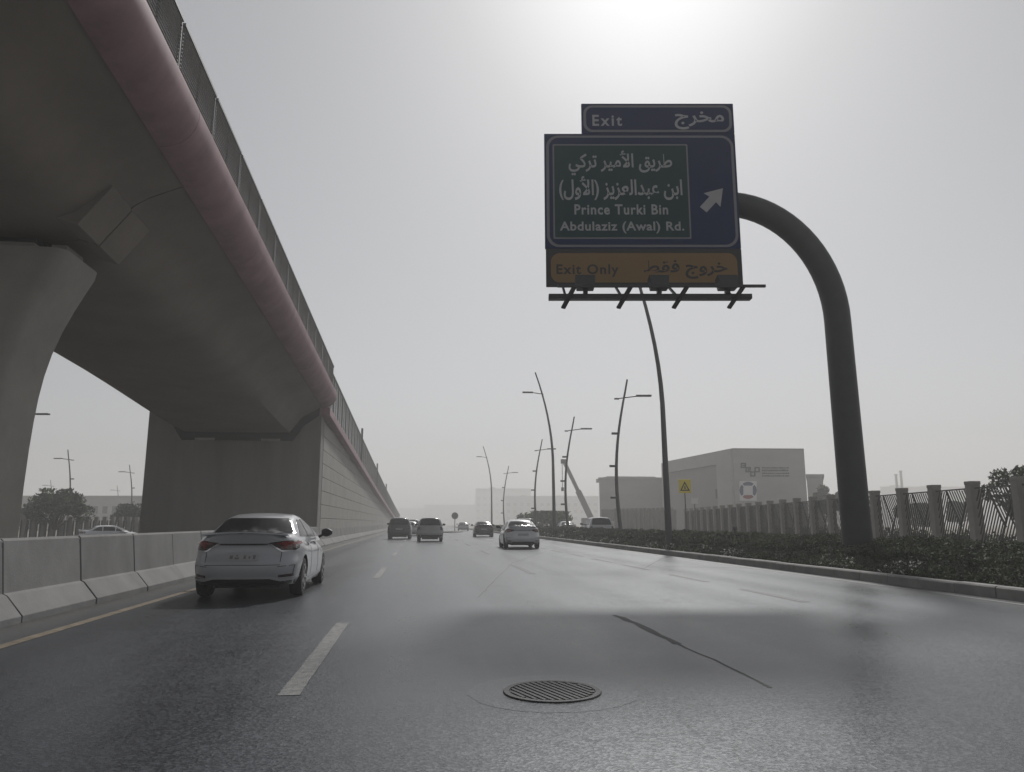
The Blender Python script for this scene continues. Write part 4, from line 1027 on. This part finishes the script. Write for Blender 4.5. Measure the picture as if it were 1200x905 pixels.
    MB().tube([(-.45, .16, .235), (-.45, .5, .235)], .028, 10).build('exhaust', M['trim'], root)
    return root
WHITE = (.36, .37, .39); DGREY = (.035, .036, .040); GREY = (.32, .325, .33); SILV = (.42, .43, .44)
car('sedan', (-2.86, 13.05, 0), 0, WHITE, 'white sedan with dark tail lights driving beside the concrete barrier')
car('sedan', (5.10, 36.9, 0), R_(-1.5), (.64, .65, .66), 'white sedan seen from behind in the lane beside the verge', detail=1)
car('suv', (-1.46, 59.9, 0), R_(-1), DGREY, 'black car driving beside the ramp wall', detail=1)
car('suv', (.80, 51.4, 0), R_(-1), GREY, 'grey tall hatchback driving in the middle lane', detail=1, scale=.97)
p = foot(567.5, 69); car('sedan', (p.x, p.y, 0), R_(-2), DGREY, 'small black car ahead in the lane next to the white sedan', detail=1)
p = foot(617, 68); car('suv', (p.x, p.y, 0), R_(-2), DGREY, 'black car mostly hidden by the white sedan', detail=1)
for px_, D_, k_, c_, lb in ((480, 75, 'sedan', SILV, 'silver car queued just behind the black car at the ramp wall'), (483, 88, 'suv', WHITE, 'white car queued by the ramp wall'), (485.5, 104, 'sedan', DGREY, 'dark car far up the queue by the ramp wall'), (487, 122, 'suv', SILV, 'silver car farthest up the queue by the ramp wall')):
    p = foot(px_, D_); car(k_, (p.x, p.y, 0), R_(-1), c_, lb, 'cars queued by the ramp wall', detail=1)
p = foot(543, 122); car('sedan', (p.x, p.y, 0), R_(-3), SILV, 'pale car far ahead beside the traffic island', detail=1)
p = foot(706, 54); car('suv', (p.x, p.y, 0), R_(-3), WHITE, 'white car with dark rear window on the side road', detail=1)
p = foot(667, 76); car('sedan', (p.x, p.y, 0), R_(-3), WHITE, 'pale sedan farther along the side road near the crane boom', detail=1)
p = foot(93, 60, -.36); car('sedan', (p.x, p.y, -.36), R_(-75), (.6, .61, .62), 'white car roof showing above the barrier beside the abutment', detail=1)

# ================================================================== HAZE
hz = MB().box((-1600, -120, -3), (1600, 2700, 30)).mesh('haze', [], fix=True) if False else MB()
hz.box((-1600, -120, -1.2 - 1.0), (1600, 2700, 32))
me = bpy.data.meshes.new('haze'); me.from_pydata(hz.v, [], hz.f)
hm = bpy.data.materials.new('dust haze'); hm.use_nodes = True; nt = hm.node_tree
for n in list(nt.nodes):
    if n.type == 'BSDF_PRINCIPLED': nt.nodes.remove(n)
pv = nt.nodes.new('ShaderNodeVolumePrincipled'); pv.inputs['Color'].default_value = (.93, .925, .915, 1); pv.inputs['Density'].default_value = .0026; pv.inputs['Anisotropy'].default_value = .22
out = [n for n in nt.nodes if n.type == 'OUTPUT_MATERIAL'][0]; nt.links.new(pv.outputs[0], out.inputs['Volume'])
me.materials.append(hm); ho = inst('haze', me); tag(ho, 'pale dust haze hanging over the whole place', 'haze', kind='stuff')
bm = bmesh.new(); bm.from_mesh(me); bmesh.ops.recalc_face_normals(bm, faces=bm.faces); bm.to_mesh(me); bm.free()
